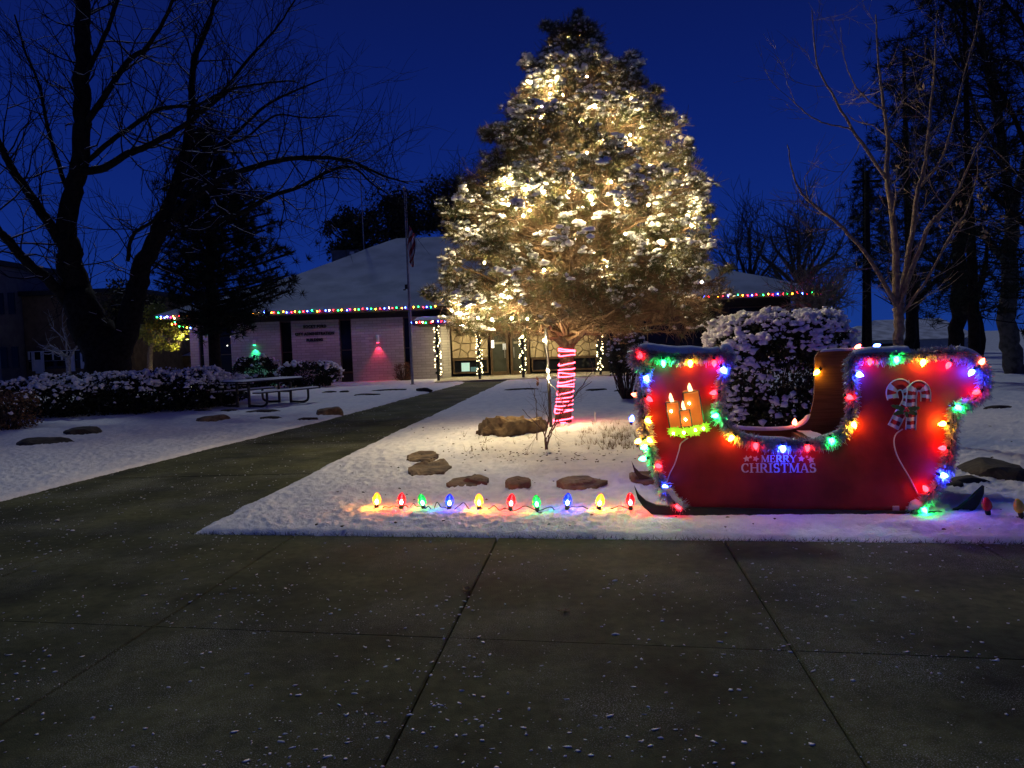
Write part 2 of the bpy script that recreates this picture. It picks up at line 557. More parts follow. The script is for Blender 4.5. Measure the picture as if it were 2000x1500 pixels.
def slab(parent, c, rnd, dz=0.0, gap=0.0035):
    """c: four plan corners, anticlockwise"""
    c = np.asarray(c, float)
    eu = (c[1] - c[0]) / np.linalg.norm(c[1] - c[0])
    ev = (c[3] - c[0]) / np.linalg.norm(c[3] - c[0])
    def inset(gu, gv):
        return np.array([c[0] + eu * gu + ev * gv, c[1] - eu * gu + ev * gv, c[2] - eu * gu - ev * gv, c[3] + eu * gu - ev * gv])
    # sawn joints along the walk are wide, the cross joints are hairlines
    a, b = inset(gap, gap * 0.3), inset(gap + 0.009, gap * 0.3 + 0.0035)
    zt = dz
    lo = np.column_stack([a, np.full(4, -0.09)])
    mid = np.column_stack([a, np.full(4, zt - 0.010)])
    top = np.column_stack([b, np.full(4, zt)])
    V = np.concatenate([lo, mid, top])
    fs = [(8, 9, 10, 11)]
    for s in (0, 4):
        for k in range(4):
            k2 = (k + 1) % 4
            fs.append((s + k, s + k2, s + 4 + k2, s + 4 + k))
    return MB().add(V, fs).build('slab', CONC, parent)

rnd = np.random.RandomState(3)
bx = []
side_pts = [EDGE_A + U2 * s + V2 * w for s, w in ((-16, 0.0), (14, 0.0), (14, -9), (-16, -9))]
sidewalk = MB().add(np.column_stack([np.array(side_pts),  np.full(4, -0.04)]), [(3, 2, 1, 0)]).build('sidewalk', BLACK_PAINT, kind='structure')
sw = float(np.dot(G(1415, 1061)[:2] - JO, U2))
dv = float(np.linalg.norm(G(985, 1287)[:2] - JO)) * 0.93
eo = EDGE_A + U2 * np.dot(JO - EDGE_A, U2)     # foot of the first joint on the lawn edge
for a in range(-7, 6):
    for k in range(4):
        p = [eo + U2 * (a * sw) - V2 * (dv * (k + 1)), eo + U2 * ((a + 1) * sw) - V2 * (dv * (k + 1)),
             eo + U2 * ((a + 1) * sw) - V2 * dv * k, eo + U2 * (a * sw) - V2 * dv * k]
        slab(sidewalk, p, rnd, dz=float(rnd.uniform(-0.0012, 0.0012)))
path = MB().add([(*(EDGE_A - U2 * 5), -0.045), (*(EDGE_A + U2 * 0.8), -0.045), (0.9, 33.4, -0.045), (-3.2, 33.4, -0.045)], [(0, 1, 2, 3)]).build('path', BLACK_PAINT, kind='structure')
# path slabs: cut across the walk, from the pavement to the entrance
ys = np.linspace(0, 1, 17)
def path_row(s):
    yl = 7.05 + s * (33.0 - 7.05) - 0.0
    yr = yl - 0.30 * (1 - s)
    l = np.array([xl(yl) - 0.12, yl]); r = np.array([xr(yr) + 0.12, yr])
    return l, r
first_l = EDGE_A - U2 * 4.6; first_r = EDGE_A + U2 * 0.3
rows = [(first_l, first_r)] + [path_row(s) for s in np.linspace(0.05, 1, 16)]
for (l0, r0_), (l1, r1_) in zip(rows[:-1], rows[1:]):
    slab(path, [l0 + V2 * 0.004, r0_ + V2 * 0.004, r1_, l1], rnd, dz=-0.006 + float(rnd.uniform(-0.002, 0.002)))

# plaza in front of the doors
PLAZA_MAT = mat('pale_concrete', (0.42, 0.38, 0.30), 0.8, (0.32, 0.29, 0.23), 5.0, 0.3, 60.0)
MB().box((1.5, 35.2, 0.02), (9.6, 4.9, 0.09)).build('entrance_pavement', PLAZA_MAT, kind='structure')

# scattered crumbs of snow on the concrete
N = 22000
s = rnd.rand(N) ** 1.0
px = rnd.uniform(-12, 9, N); py = rnd.uniform(1.4, 30, N) ** 1.0
py = 1.6 + (rnd.rand(N) ** 1.7) * 20
px = (rnd.rand(N) * 1.75 - 0.9) * py
dd = lawn_d(px, py)
dens = np.where(px / py < -0.05, 1.0, 0.42) * (0.25 + 1.3 * sstep(0.38, 0.6, fbm(px * 1.1, py * 1.1, 3)))
k = (dd < -0.02) & (rnd.rand(N) < dens) & (py < 26)
px, py = px[k], py[k]
sz = 0.0026 + 0.008 * rnd.rand(len(px)) ** 4
big = rnd.rand(len(px)) < 0.010
sz[big] *= 2.0
stretch = np.stack([sz * (1 + rnd.rand(len(px)) * 0.7), sz * (0.7 + 0.4 * rnd.rand(len(px))), sz * 0.30], 1)
MB().blobs(np.column_stack([px, py, np.full(len(px), 0.002)]), stretch, rnd, 1, 0.34).build('snow_crumbs', SNOW_CLUMP, smooth=True, kind='stuff')

# fallen brown leaves on the pavement
def fallen_leaf(px_, py_, sc, label, seed):
    r = np.random.RandomState(seed)
    p = G(px_, py_)
    mb = MB()
    outl = []
    for k in range(11):
        a = k / 11 * 2 * PI
        rr = sc * (0.62 + 0.38 * (k % 2)) * r.uniform(0.85, 1.15)
        outl.append((rr * math.cos(a), rr * 0.75 * math.sin(a), 0.010 + 0.012 * r.rand()))
    mb.add([(0, 0, 0.004)] + outl, [(0, 1 + k, 1 + (k + 1) % 11) for k in range(11)])
    mb.tube([(sc * .6, 0, 0.012), (sc * 1.1, sc * .2, 0.006), (sc * 1.6, sc * .25, 0.016)], [0.002, 0.0016, 0.001], 4)
    o = mb.build('fallen_leaf', LEAF_BROWN, loc=(p[0], p[1], 0), label=label, cat='leaf', group='fallen leaves on the pavement')
    o.rotation_euler.z = r.rand() * 6
fallen_leaf(912, 1154, 0.05, 'brown curled leaf lying on the pavement joint in front of the pathway bulbs', 1)
fallen_leaf(1104, 1196, 0.04, 'brown leaf lying mid slab on the frost dusted pavement', 2)

# ================================================================== ROCKS
def rock(name, px0, px1, ptop, pbase, hgt, label, material, seed, group=None, depth=None, sub=3, zoff=0.0, cap=0.66, crag=0.22):
    r = np.random.RandomState(seed)
    cen = G((px0 + px1) / 2, pbase, 0.03)
    w = (px1 - px0) / FPX * cen[1]
    if depth is None:
        depth = max(0.25, G((px0 + px1) / 2, ptop, 0.03 + hgt)[1] - cen[1])
    bv, bf = ICO[sub]
    v = bv.copy()
    ph = r.rand(9) * 6.28
    # faceted stone: clip the ball with random planes
    for _ in range(15):
        n = r.randn(3); n[2] *= 0.75; n /= np.linalg.norm(n)
        off = r.uniform(0.60, 0.92)
        dd = v @ n
        v = v - np.maximum(0, dd - off)[:, None] * n
    v[:, 2] = np.minimum(v[:, 2], cap + 0.05 * np.sin(3 * v[:, 0] + ph[0]) + 0.05 * np.sin(4 * v[:, 1] + ph[1]))
    nn = fbm(v[:, 0] * 4 + ph[2], v[:, 1] * 4 + v[:, 2] * 3 + ph[3], 4)
    v *= (1 + crag * (nn - 0.45))[:, None]
    v[:, 0] *= w / 2 / 0.86; v[:, 1] *= depth / 2 / 0.86; v[:, 2] *= hgt / 0.62
    return MB().add(v, bf).build(name, material, loc=(cen[0], cen[1] + depth / 2, zoff - 0.0), label=label, cat='rock', group=group)

def flat_rock(name, px0, px1, ptop, pbase, label, material, seed, group):
    """thin weathered slab: an angular outline, a top that tilts towards the pavement, broken edges"""
    r = np.random.RandomState(seed)
    zc_ = 0.065
    nb_, fb2 = G((px0 + px1) / 2, pbase, zc_), G((px0 + px1) / 2, ptop, zc_ + 0.05)
    dep = fb2[1] - nb_[1]
    cy_ = nb_[1] + dep / 2
    w = (px1 - px0) / FPX * cy_
    na, nr = 36, 9
    a = np.linspace(0, 2 * PI, na, endpoint=False)
    kn = r.randint(6, 9)
    ka = np.sort((np.arange(kn) + r.uniform(-.3, .3, kn)) / kn * 2 * PI)
    kr = r.uniform(.82, 1.08, kn)
    xs = np.append(kr * np.cos(ka), kr[0] * np.cos(ka[0])); ys_ = np.append(kr * np.sin(ka), kr[0] * np.sin(ka[0]))
    # radius of the straight sided outline in each direction
    R_ = np.zeros(na)
    for q_ in range(na):
        best = 0.8
        for e in range(kn):
            p_, s_ = np.array([xs[e], ys_[e]]), np.array([xs[e + 1] - xs[e], ys_[e + 1] - ys_[e]])
            d_ = np.array([math.cos(a[q_]), math.sin(a[q_])])
            den = d_[0] * s_[1] - d_[1] * s_[0]
            if abs(den) < 1e-9: continue
            t_ = (p_[0] * s_[1] - p_[1] * s_[0]) / den; u_ = (p_[0] * d_[1] - p_[1] * d_[0]) / den
            if t_ > 0 and -.001 <= u_ <= 1.001: best = t_
        R_[q_] = best * r.uniform(.96, 1.03)
    V = [(0, 0, 0.05)]
    for k_ in range(1, nr + 1):
        f = min(1.0, k_ / (nr - 1))
        for q_ in range(na):
            x_, y_ = f * R_[q_] * math.cos(a[q_]) * w / 2, f * R_[q_] * math.sin(a[q_]) * dep / 2
            z_ = 0.052 + 0.05 * (float(fbm(x_ * 7 + seed, y_ * 7, 4)) - .45) + 0.05 * y_ / dep + (0.018 if float(vnoise(x_ * 5 + seed, y_ * 4)) > .55 else 0)
            if k_ == nr: z_ = -0.05
            elif k_ == nr - 1: z_ -= 0.012
            V.append((x_, y_, z_))
    fs = [(0, 1 + q_, 1 + (q_ + 1) % na) for q_ in range(na)]
    for k_ in range(nr - 1):
        for q_ in range(na):
            q2 = (q_ + 1) % na
            fs.append((1 + k_ * na + q_, 1 + (k_ + 1) * na + q_, 1 + (k_ + 1) * na + q2, 1 + k_ * na + q2))
    cx_ = G((px0 + px1) / 2, (ptop + pbase) / 2, zc_)[0]
    return MB().add(V, fs).build(name, material, loc=(cx_, cy_, 0.045), label=label, cat='rock', group=group)

rock('boulder', 932, 1062, 826, 864, 0.27, 'large tan boulder lying at the foot of the lit snowy conifer', ROCK, 11, depth=0.75, zoff=0.05, sub=4, cap=0.95, crag=0.85)
gr = 'flat sandstone rocks edging the planting bed'
FLATS = [
    (792, 888, 898, 931, 0.10, 'broad tan flat rock at the left corner of the bed, in front of another slab', ROCK, 21, 0.04),
    (788, 868, 880, 903, 0.09, 'thin tan slab lying just behind the broad rock at the left corner of the bed', ROCK, 22, 0.05),
    (868, 962, 929, 950, 0.07, 'flat brown rock second from the left in the bed edge above the green bulbs', ROCK, 23, 0.03),
    (984, 1041, 934, 952, 0.07, 'smallest flat grey brown rock in the middle of the bed edge', ROCK, 24, 0.03),
    (1085, 1190, 930, 955, 0.08, 'longest flat grey rock near the blue and yellow pathway bulbs', ROCK, 25, 0.03),
    (1222, 1290, 918, 946, 0.09, 'flat rock half hidden behind the curled runner tip of the sleigh', ROCK, 26, 0.03)]
for x0, x1, yt, yb, h, lab, mt, sd, zo in FLATS:
    flat_rock('flat_rock', x0, x1, yt, yb, lab, mt, sd, gr)
rock('dark_rock', 1932, 2040, 884, 942, 0.13, 'large dark rock at the right edge beside the front of the sleigh', ROCK_DARK, 31, depth=0.8, zoff=0.02)
rock('dark_rock', 1868, 1942, 934, 948, 0.06, 'low dark slab between the sleigh runner tip and the large dark rock', ROCK_DARK, 32, zoff=0.03)
rock('dark_rock', 1838, 1905, 946, 956, 0.05, 'thin dark slab lying just behind the curled sleigh runner on its right', ROCK_DARK, 33, zoff=0.03)
rock('log_rock', 112, 176, 822, 852, 0.15, 'dark rounded rock on the left lawn nearer to the path', ROCK_DARK, 41, depth=0.6)
rock('log_rock', 0, 122, 846, 872, 0.13, 'long dark rock at the left edge of the snowy lawn', ROCK_DARK, 42, depth=0.5)
rock('yellow_rock', 374, 440, 811, 825, 0.14, 'flat olive rock in the snow in front of the picnic table', ROCK, 43, depth=0.7)
rock('path_rock', 614, 662, 801, 812, 0.18, 'brown wedge rock at the left edge of the path past the picnic table', ROCK, 44, depth=0.6)
rock('path_rock', 812, 842, 757, 765, 0.14, 'small dark rock near the flagpole beside the path', ROCK_DARK, 45, depth=0.5)

# thin edging stones showing as dark lines in the snow
eg = 'thin dark edging stones across the snowy lawns'
k = 0
for (x0, x1, yb, wh) in ((986, 1060, 763, 'left of the tree trunk behind the boulder'), (1140, 1190, 764, 'just right of the striped trunk'),
                         (1196, 1236, 766, 'between the striped trunk and the sleigh'), (1870, 1905, 806, 'right of the sleigh beyond the tinsel'),
                         (1925, 1990, 800, 'far right of the lawn past the sleigh'),
                         (626, 656, 768, 'nearest the picnic table bench on its right'), (660, 682, 767, 'right of the bench beside another strip'),
                         (690, 740, 773, 'in the snow below the brick wall with the red lamp'), (720, 800, 764, 'between the red lamp wall and the flagpole'),
                         (370, 412, 805, 'left of the picnic table in front of the juniper'), (425, 462, 805, 'below the left end of the picnic table'),
                         (470, 548, 806, 'below the middle of the picnic table'), (500, 545, 820, 'right of the olive rock'), (580, 620, 822, 'at the left edge of the path by the wedge rock')):
    rock('edging_stone', x0, x1, yb - 2.5, yb, 0.05, 'thin dark edging stone ' + wh, ROCK_DARK, 60 + k, eg, depth=0.22, sub=2, zoff=0.045)
    k += 1

# ================================================================== BUILDING
def brick_mat():
    m = bpy.data.materials.new('painted_brick')
    m.use_nodes = True
    nt = m.node_tree
    b = nt.nodes['Principled BSDF']
    L = nt.links.new
    g = nt.nodes.new('ShaderNodeTexCoord')
    mp = nt.nodes.new('ShaderNodeMapping')
    mp.inputs['Rotation'].default_value = (PI / 2, 0, 0)
    L(g.outputs['Object'], mp.inputs['Vector'])
    br = nt.nodes.new('ShaderNodeTexBrick')
    br.inputs['Scale'].default_value = 1.0
    br.inputs['Brick Width'].default_value = 0.40
    br.inputs['Row Height'].default_value = 0.125
    br.inputs['Mortar Size'].default_value = 0.009
    br.inputs['Color1'].default_value = (0.50, 0.45, 0.41, 1)
    br.inputs['Color2'].default_value = (0.40, 0.36, 0.33, 1)
    br.inputs['Mortar'].default_value = (0.27, 0.25, 0.23, 1)
    L(mp.outputs[0], br.inputs['Vector'])
    L(br.outputs['Color'], b.inputs['Base Color'])
    bp = nt.nodes.new('ShaderNodeBump'); bp.inputs['Strength'].default_value = 0.6; bp.inputs['Distance'].default_value = 0.02; bp.invert = True
    L(br.outputs['Fac'], bp.inputs['Height']); L(bp.outputs[0], b.inputs['Normal'])
    b.inputs['Roughness'].default_value = 0.85
    return m
BRICK = brick_mat()
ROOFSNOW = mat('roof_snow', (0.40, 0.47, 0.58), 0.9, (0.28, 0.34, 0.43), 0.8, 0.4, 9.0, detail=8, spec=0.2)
STONEW = mat('flagstone', (0.46, 0.36, 0.22), 0.85, (0.30, 0.23, 0.14), 2.2, 0.7, 14.0)
MORTAR = mat('mortar', (0.10, 0.08, 0.05), 0.95, (0.07, 0.055, 0.035), 9.0)

bld = thing('city_building', 'low painted brick office building with a wide snow covered hip roof', 'building', (0, 36, 0))
BY = 36.0
def bw(px, py, Y=BY):
    p = AT(px, py, Y)
    return p
# roof: four slopes over a deep fascia, built at its real size
XL_, XR_, EZ, RZ = -16.1, 14.6, 3.42, 7.95
y0, y1, yb = 34.9 - BY, 45.2 - BY, 55.5 - BY
nseg = 26
mb = MB()
def roof_face(a, b, c, d, nu, nv):
    """bilinear patch with a little sag and unevenness of the snow"""
    a, b, c, d = map(np.array, (a, b, c, d))
    u, v = np.meshgrid(np.linspace(0, 1, nu), np.linspace(0, 1, nv))
    P = (a * (1 - u[..., None]) + b * u[..., None]) * (1 - v[..., None]) + (d * (1 - u[..., None]) + c * u[..., None]) * v[..., None]
    edge = np.sin(PI * v) * 0.5 + 0.5
    P[..., 2] += (0.10 * (fbm(P[..., 0] * 0.8, P[..., 1] * 0.8, 3) - 0.45)) * np.minimum(1, 6 * v * (1 - v) + 0.15)
    P[..., 2] -= 0.22 * np.sin(PI * v) ** 2
    idx = np.arange(nu * nv).reshape(nv, nu)
    q = np.stack([idx[:-1, :-1], idx[:-1, 1:], idx[1:, 1:], idx[1:, :-1]], -1).reshape(-1, 4)
    mb.add(P.reshape(-1, 3), q)
rl, rr = (-6.4, y1, RZ), (4.6, y1, RZ)
roof_face((XL_, y0, EZ), (XR_, y0, EZ), rr, rl, 90, 26)
roof_face((XL_, yb, EZ), (XL_, y0, EZ), rl, rl, 30, 26)
roof_face((XR_, y0, EZ), (XR_, yb, EZ), rr, rr, 30, 26)
roof_face((XR_, yb, EZ), (XL_, yb, EZ), rl, rr, 30, 10)
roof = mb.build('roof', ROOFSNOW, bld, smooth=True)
fb = MB()
fb.box(((XL_ + XR_) / 2, y0 + 0.03, EZ - 0.09), (XR_ - XL_, 0.06, 0.13))
fb.box((XL_ + 0.03, (y0 + yb) / 2, EZ - 0.09), (0.06, yb - y0 - 0.14, 0.13))
fb.box((XR_ - 0.03, (y0 + yb) / 2, EZ - 0.09), (0.06, yb - y0 - 0.14, 0.13))
fb.build('fascia', DARK_TRIM, roof)
sb = MB()
sb.box(((XL_ + XR_) / 2, (y0 + 1.4 + 0.07) / 2 - 0.2, EZ - 0.14), (XR_ - XL_ - 0.14, 1.9, 0.03))
sb.box((XR_ - 0.75, 9.5, EZ - 0.14), (1.35, 17.0, 0.03))
sb.box((XL_ + 0.6, 9.5, EZ - 0.14), (1.05, 17.0, 0.03))
sb.build('soffit', mat('soffit_paint', (0.20, 0.17, 0.13), 0.8, (0.15, 0.13, 0.1), 4.0), roof)
# roof equipment screen and aerial
scr = MB()
for k, (xa, xb) in enumerate(((648, 676), (677, 700))):
    a, b = AT(xa, 505, 44.0), AT(xb, 505, 44.0)
    scr.box(((a[0] + b[0]) / 2, 44.0 - BY, 6.55), (b[0] - a[0] - 0.02, 0.06, 1.35))
scr.box((AT(649, 505, 44)[0] + 0.03, 44.9 - BY, 6.55), (0.06, 1.7, 1.35))
scr.box((AT(700, 505, 44)[0] - 0.03, 44.9 - BY, 6.55), (0.06, 1.7, 1.35))
screen = scr.build('equipment_screen', mat('grey_metal', (0.12, 0.13, 0.14), 0.7, (0.085, 0.09, 0.1), 3.0), bld)
MB().box((AT(687, 494, 43.9)[0], 43.93 - BY, AT(687, 494, 43.9)[2]), (0.26, 0.06, 0.16)).build('sign_plate', WHITE_PAINT, screen)

# wall piers and dark glazing between them
def pier(x0, x1, ztop, name='brick_pier', zb=-0.15, y=0.0, th=0.3):
    return MB().box(((x0 + x1) / 2, y + th / 2, (ztop + zb) / 2), (x1 - x0, th, ztop - zb)).build(name, BRICK, bld)
def X36(px): return AT(px, 690, BY)[0]
ZT = 3.0
piers = [(372, 389), (398, 416), (452, 548), (571, 664), (688, 789), (806, 863)]
for a, b in piers:
    pier(X36(a), X36(b), ZT)
gaps = [(389, 398), (416, 452), (548, 571), (664, 688), (789, 806)]
for a, b in gaps:
    x0, x1 = X36(a) - 0.05, X36(b) + 0.05
    w = MB()
    w.box(((x0 + x1) / 2, 0.20, 1.5), (x1 - x0, 0.05, 3.1))
    win = w.build('window', GLASS_DARK, bld)
    f = MB()
    for z, h in ((0.50, 0.10), (1.55, 0.045), (2.97, 0.06)):
        f.box(((x0 + x1) / 2, 0.16, z), (x1 - x0 - 0.11, 0.06, h))
    f.box((x0 + 0.075, 0.155, 1.5), (0.04, 0.05, 2.8)); f.box((x1 - 0.075, 0.155, 1.5), (0.04, 0.05, 2.8))
    f.build('frame', BRONZE, win)
    MB().box(((x0 + x1) / 2, 0.15, 0.16), (x1 - x0 - 0.10, 0.09, 0.5)).build('spandrel', DARK_TRIM, win)
# side walls, back and dark band for the shade below the soffit
wl_ = MB()
wl_.box((X36(372) + 0.15, 9.6, 1.45), (0.3, 18.4, 3.1))
wl_.box((13.2 - 0.15, 9.6, 1.45), (0.3, 18.4, 3.1))
wl_.box((-0.9, 18.95, 1.45), (28.2, 0.3, 3.1))
wl_.build('side_wall', BRICK, bld)
MB().box((-1.0, 0.24, 3.13), (28.3, 0.42, 0.26)).build('soffit_shade_band', DARK_TRIM, bld)  # dark strip at the wall top, its colour stands for the soffit shadow
# lettering on the brick
def text_mesh(s, size, material, parent, loc, ext, name='lettering', rot=(PI / 2, 0, 0), bold=0.0, space=1.0, kindname=None):
    cu = bpy.data.curves.new(name, 'FONT')
    cu.body = s
    cu.size = size
    cu.extrude = ext
    cu.offset = bold
    cu.space_character = space
    cu.align_x = 'CENTER'; cu.align_y = 'CENTER'
    o = bpy.data.objects.new(name, cu)
    COL.objects.link(o)
    dg = bpy.context.evaluated_depsgraph_get()
    me = bpy.data.meshes.new_from_object(o.evaluated_get(dg))
    bpy.data.objects.remove(o)
    me.materials.clear(); me.materials.append(material)
    q = bpy.data.objects.new(name, me)
    COL.objects.link(q)
    q.parent = parent
    q.location = loc; q.rotation_euler = rot
    return q
LET = mat('black_letters', (0.015, 0.014, 0.013), 0.5, (0.02, 0.02, 0.02), 8.0)
for s_, py_, sp, wd in (('ROCKY FORD', 638, 1.25, 1.06), ('CITY ADMINISTRATION', 652, 1.15, 1.82), ('BUILDING', 664, 1.15, 0.76)):
    p = AT(615, py_, BY)
    lt = text_mesh(s_, 0.19, LET, bld, (p[0] + 0.0, -0.035, p[2]), 0.03, bold=0.008, space=sp)
    lt['kind'] = 'stuff'
    lt.scale.x = wd / lt.dimensions.x

# wall washers: a fixture and the coloured lamp under it
def washer(px, py_top, py_lens, col, lab, watts):
    t_, l_ = AT(px, py_top, BY - 0.12), AT(px, py_lens, BY - 0.12)
    fx = MB()
    fx.lathe([(0.05, 0), (0.075, 0.02), (0.075, t_[2] - l_[2] - 0.03), (0.05, t_[2] - l_[2])], 12)
    fx.box((0, 0.09, (t_[2] - l_[2]) * 0.5), (0.07, 0.07, 0.12))
    o = fx.build('wall_lamp', WHITE_PAINT, bld, loc=(l_[0], -0.14, l_[2]))
    o['label'] = lab
    MB().lathe([(0.0, -0.03), (0.045, -0.022), (0.06, -0.004), (0.06, 0.002)], 12).build('lens', glow('lens_' + lab.split()[0], col, 9), o)
    ld = bpy.data.lights.new('lamp_beam', 'SPOT')
    ld.energy = watts; ld.color = col; ld.spot_size = math.radians(78); ld.spot_blend = 0.75; ld.shadow_soft_size = 0.03
    lo = bpy.data.objects.new('lamp_beam', ld)
    COL.objects.link(lo); lo.parent = o
    lo.location = (0, 0.0, -0.06)
    lo.rotation_euler = (math.radians(9), 0, 0)
washer(497, 664, 674, (0.03, 1.0, 0.35), 'green wall lamp under a dark cylinder', 60)
washer(738, 654, 669, (1.0, 0.03, 0.10), 'red wall lamp under a white cylinder', 55)

# ---------------------------------------------------------------- entrance bay
EY = 37.0
def XE(px): return AT(px, 690, EY)[0]
# slanted brick return beside the entrance
a = np.array([X36(863), 0.0]); b = np.array([XE(880), EY - BY])
MB().add([(a[0], a[1], -.1), (b[0], b[1], -.1), (b[0], b[1], 2.9), (a[0], a[1], 2.9),
          (a[0] - .3, a[1] + .2, -.1), (b[0] - .3, b[1], -.1), (b[0] - .3, b[1], 2.9), (a[0] - .3, a[1] + .2, 2.9)],
         [(0, 1, 2, 3), (7, 6, 5, 4), (3, 2, 6, 7), (1, 5, 6, 2), (4, 0, 3, 7)]).build('brick_return', BRICK, bld)

def clip(poly, n, c):
    out = []
    for k in range(len(poly)):
        p, q = poly[k], poly[(k + 1) % len(poly)]
        dp, dq = np.dot(p, n) - c, np.dot(q, n) - c
        if dp <= 0: out.append(p)
        if dp * dq < 0: out.append(p + (q - p) * dp / (dp - dq))
    return out
def stone_wall(x0, x1, z0, z1, nx_, nz_, seed):
    r = np.random.RandomState(seed)
    y = EY - BY
    wall = MB().box(((x0 + x1) / 2, y + 0.2, (z0 + z1) / 2), (x1 - x0, 0.3, z1 - z0)).build('stone_wall', MORTAR, bld)
    pts = []
    for i in range(nx_):
        for j in range(nz_):
            pts.append((x0 + (i + 0.5 + r.uniform(-.42, .42)) * (x1 - x0) / nx_, z0 + (j + 0.5 + r.uniform(-.42, .42)) * (z1 - z0) / nz_))
    pts = np.array(pts)
    for i, p in enumerate(pts):
        poly = [np.array(c, float) for c in ((x0, z0), (x1, z0), (x1, z1), (x0, z1))]
        for j, q_ in enumerate(pts):
            if i != j and len(poly) > 2:
                n = q_ - p
                ln_ = np.linalg.norm(n)
                n = n / ln_
                poly = clip(poly, n, np.dot((p + q_) / 2, n) - 0.010)
        if len(poly) < 3: continue
        poly = np.array(poly)
        cen = poly.mean(0)
        th = r.uniform(0.03, 0.075)
        inn = cen + (poly - cen) * 0.86
        k = len(poly)
        V = np.concatenate([np.column_stack([poly[:, 0], np.full(k, y + 0.052), poly[:, 1]]), np.column_stack([inn[:, 0], np.full(k, y + 0.045 - th) + r.uniform(-.01, .01, k), inn[:, 1]])])
        MB().add(V, [tuple(range(k, 2 * k))] + [(a_, (a_ + 1) % k, k + (a_ + 1) % k, k + a_) for a_ in range(k)]).build('stone', STONEW, wall)
    return wall
stone_wall(XE(883), XE(953), 0.95, 2.75, 4, 5, 3)
stone_wall(XE(1036), XE(1166), 0.85, 2.75, 9, 5, 5)
yE = EY - BY
def window_low(x0, x1, z0, z1, glass):
    w = MB().box(((x0 + x1) / 2, yE + 0.12, (z0 + z1) / 2), (x1 - x0, 0.03, z1 - z0)).build('window', glass, bld)
    f = MB()
    f.box(((x0 + x1) / 2, yE + 0.07, z0 + 0.02), (x1 - x0, 0.12, 0.07)); f.box(((x0 + x1) / 2, yE + 0.07, z1 + 0.02), (x1 - x0, 0.12, 0.09))
    f.box((x0 + 0.03, yE + 0.07, (z0 + z1) / 2), (0.07, 0.11, z1 - z0 - 0.07)); f.box((x1 - 0.03, yE + 0.07, (z0 + z1) / 2), (0.07, 0.11, z1 - z0 - 0.07))
    f.build('frame', BRONZE, w)
    return w
ROOM = glow('lit_room', (0.10, 0.22, 0.24), 0.35)
wA = window_low(XE(884), XE(953), 0.22, 0.86, GLASS_DARK)
MB().box(((XE(900) + XE(916)) / 2, yE + 0.09, 0.52), (XE(916) - XE(900), 0.02, 0.42)).build('lit_room', glow('room_glow', (0.55, 0.85, 0.8), 0.5), wA)
MB().box(((XE(918) + XE(934)) / 2, yE + 0.09, 0.40), (XE(934) - XE(918), 0.02, 0.22)).build('lit_room', ROOM, wA)
window_low(XE(1038), XE(1166), 0.20, 0.78, GLASS_DARK)
# glazed double door
door_glass = glass_mat('door_glass', (0.05, 0.055, 0.042), 0.12)
for a_, b_ in ((958, 993), (997, 1034)):
    x0, x1 = XE(a_), XE(b_)
    dr = MB().box(((x0 + x1) / 2, yE + 0.14, 1.42), (x1 - x0 - 0.1, 0.03, 2.6)).build('door', door_glass, bld)
    f = MB()
    f.box((x0 + 0.05, yE + 0.10, 1.42), (0.11, 0.09, 2.70)); f.box((x1 - 0.05, yE + 0.10, 1.42), (0.11, 0.09, 2.70))
    f.box(((x0 + x1) / 2, yE + 0.10, 0.16), (x1 - x0 - 0.22, 0.09, 0.18)); f.box(((x0 + x1) / 2, yE + 0.10, 2.3), (x1 - x0 - 0.22, 0.09, 0.10))
    f.build('frame', BRONZE, dr)
    MB().box(((x0 + x1) / 2, yE + 0.115, 1.62), (x1 - x0 - 0.34, 0.02, 0.10)).build('blind', mat('blind', (0.25, 0.23, 0.17), 0.8, (0.2, 0.18, 0.14), 6), dr)
    hx = x1 - 0.17 if a_ == 958 else x0 + 0.17
    MB().tube([(hx, yE + 0.02, 0.9), (hx, yE + 0.0, 0.95), (hx, yE + 0.0, 1.35), (hx, yE + 0.02, 1.4)], 0.02, 6).build('handle', ALU, dr)
p = AT(986, 677, EY - 0.05)
MB().box((p[0], yE + 0.085, p[2]), (0.22, 0.02, 0.30)).build('notice', mat('notice_paper', (0.55, 0.62, 0.78), 0.7, (0.48, 0.55, 0.7), 12), bld)
# dark bay to the right of the entrance, and the right wing
MB().box(((XE(1168) + XE(1246)) / 2, yE + 0.2, 1.4), (XE(1246) - XE(1168), 0.3, 3.0)).build('panelled_wall', DARK_TRIM, bld)
MB().box(((XE(1188) + XE(1212)) / 2, yE + 0.035, 1.75), (XE(1212) - XE(1188), 0.03, 1.2)).build('window', GLASS_DARK, bld)
MB().box(((XE(1188) + XE(1212)) / 2, yE + 0.03, 0.95), (XE(1212) - XE(1188) + .1, 0.05, 0.05)).build('window_sill', BRONZE, bld)
xa, xb = X36(1246), 13.2
rw = MB().box(((xa + xb) / 2, 0.25, 1.5), (xb - xa, 0.3, 3.1)).build('right_wing_wall', DARK_TRIM, bld)
for a_, b_ in ((1250, 1320), (1330, 1400), (1428, 1500), (1506, 1540)):
    x0, x1 = X36(a_), X36(b_)
    w = MB().box(((x0 + x1) / 2, 0.085, 1.9), (x1 - x0, 0.03, 1.9)).build('window', GLASS_DARK, bld)
    f = MB()
    f.box(((x0 + x1) / 2, 0.075, 0.93), (x1 - x0 + .1, 0.06, 0.06)); f.box(((x0 + x1) / 2, 0.075, 2.87), (x1 - x0 + .1, 0.06, 0.06))
    f.build('frame', BRONZE, w)

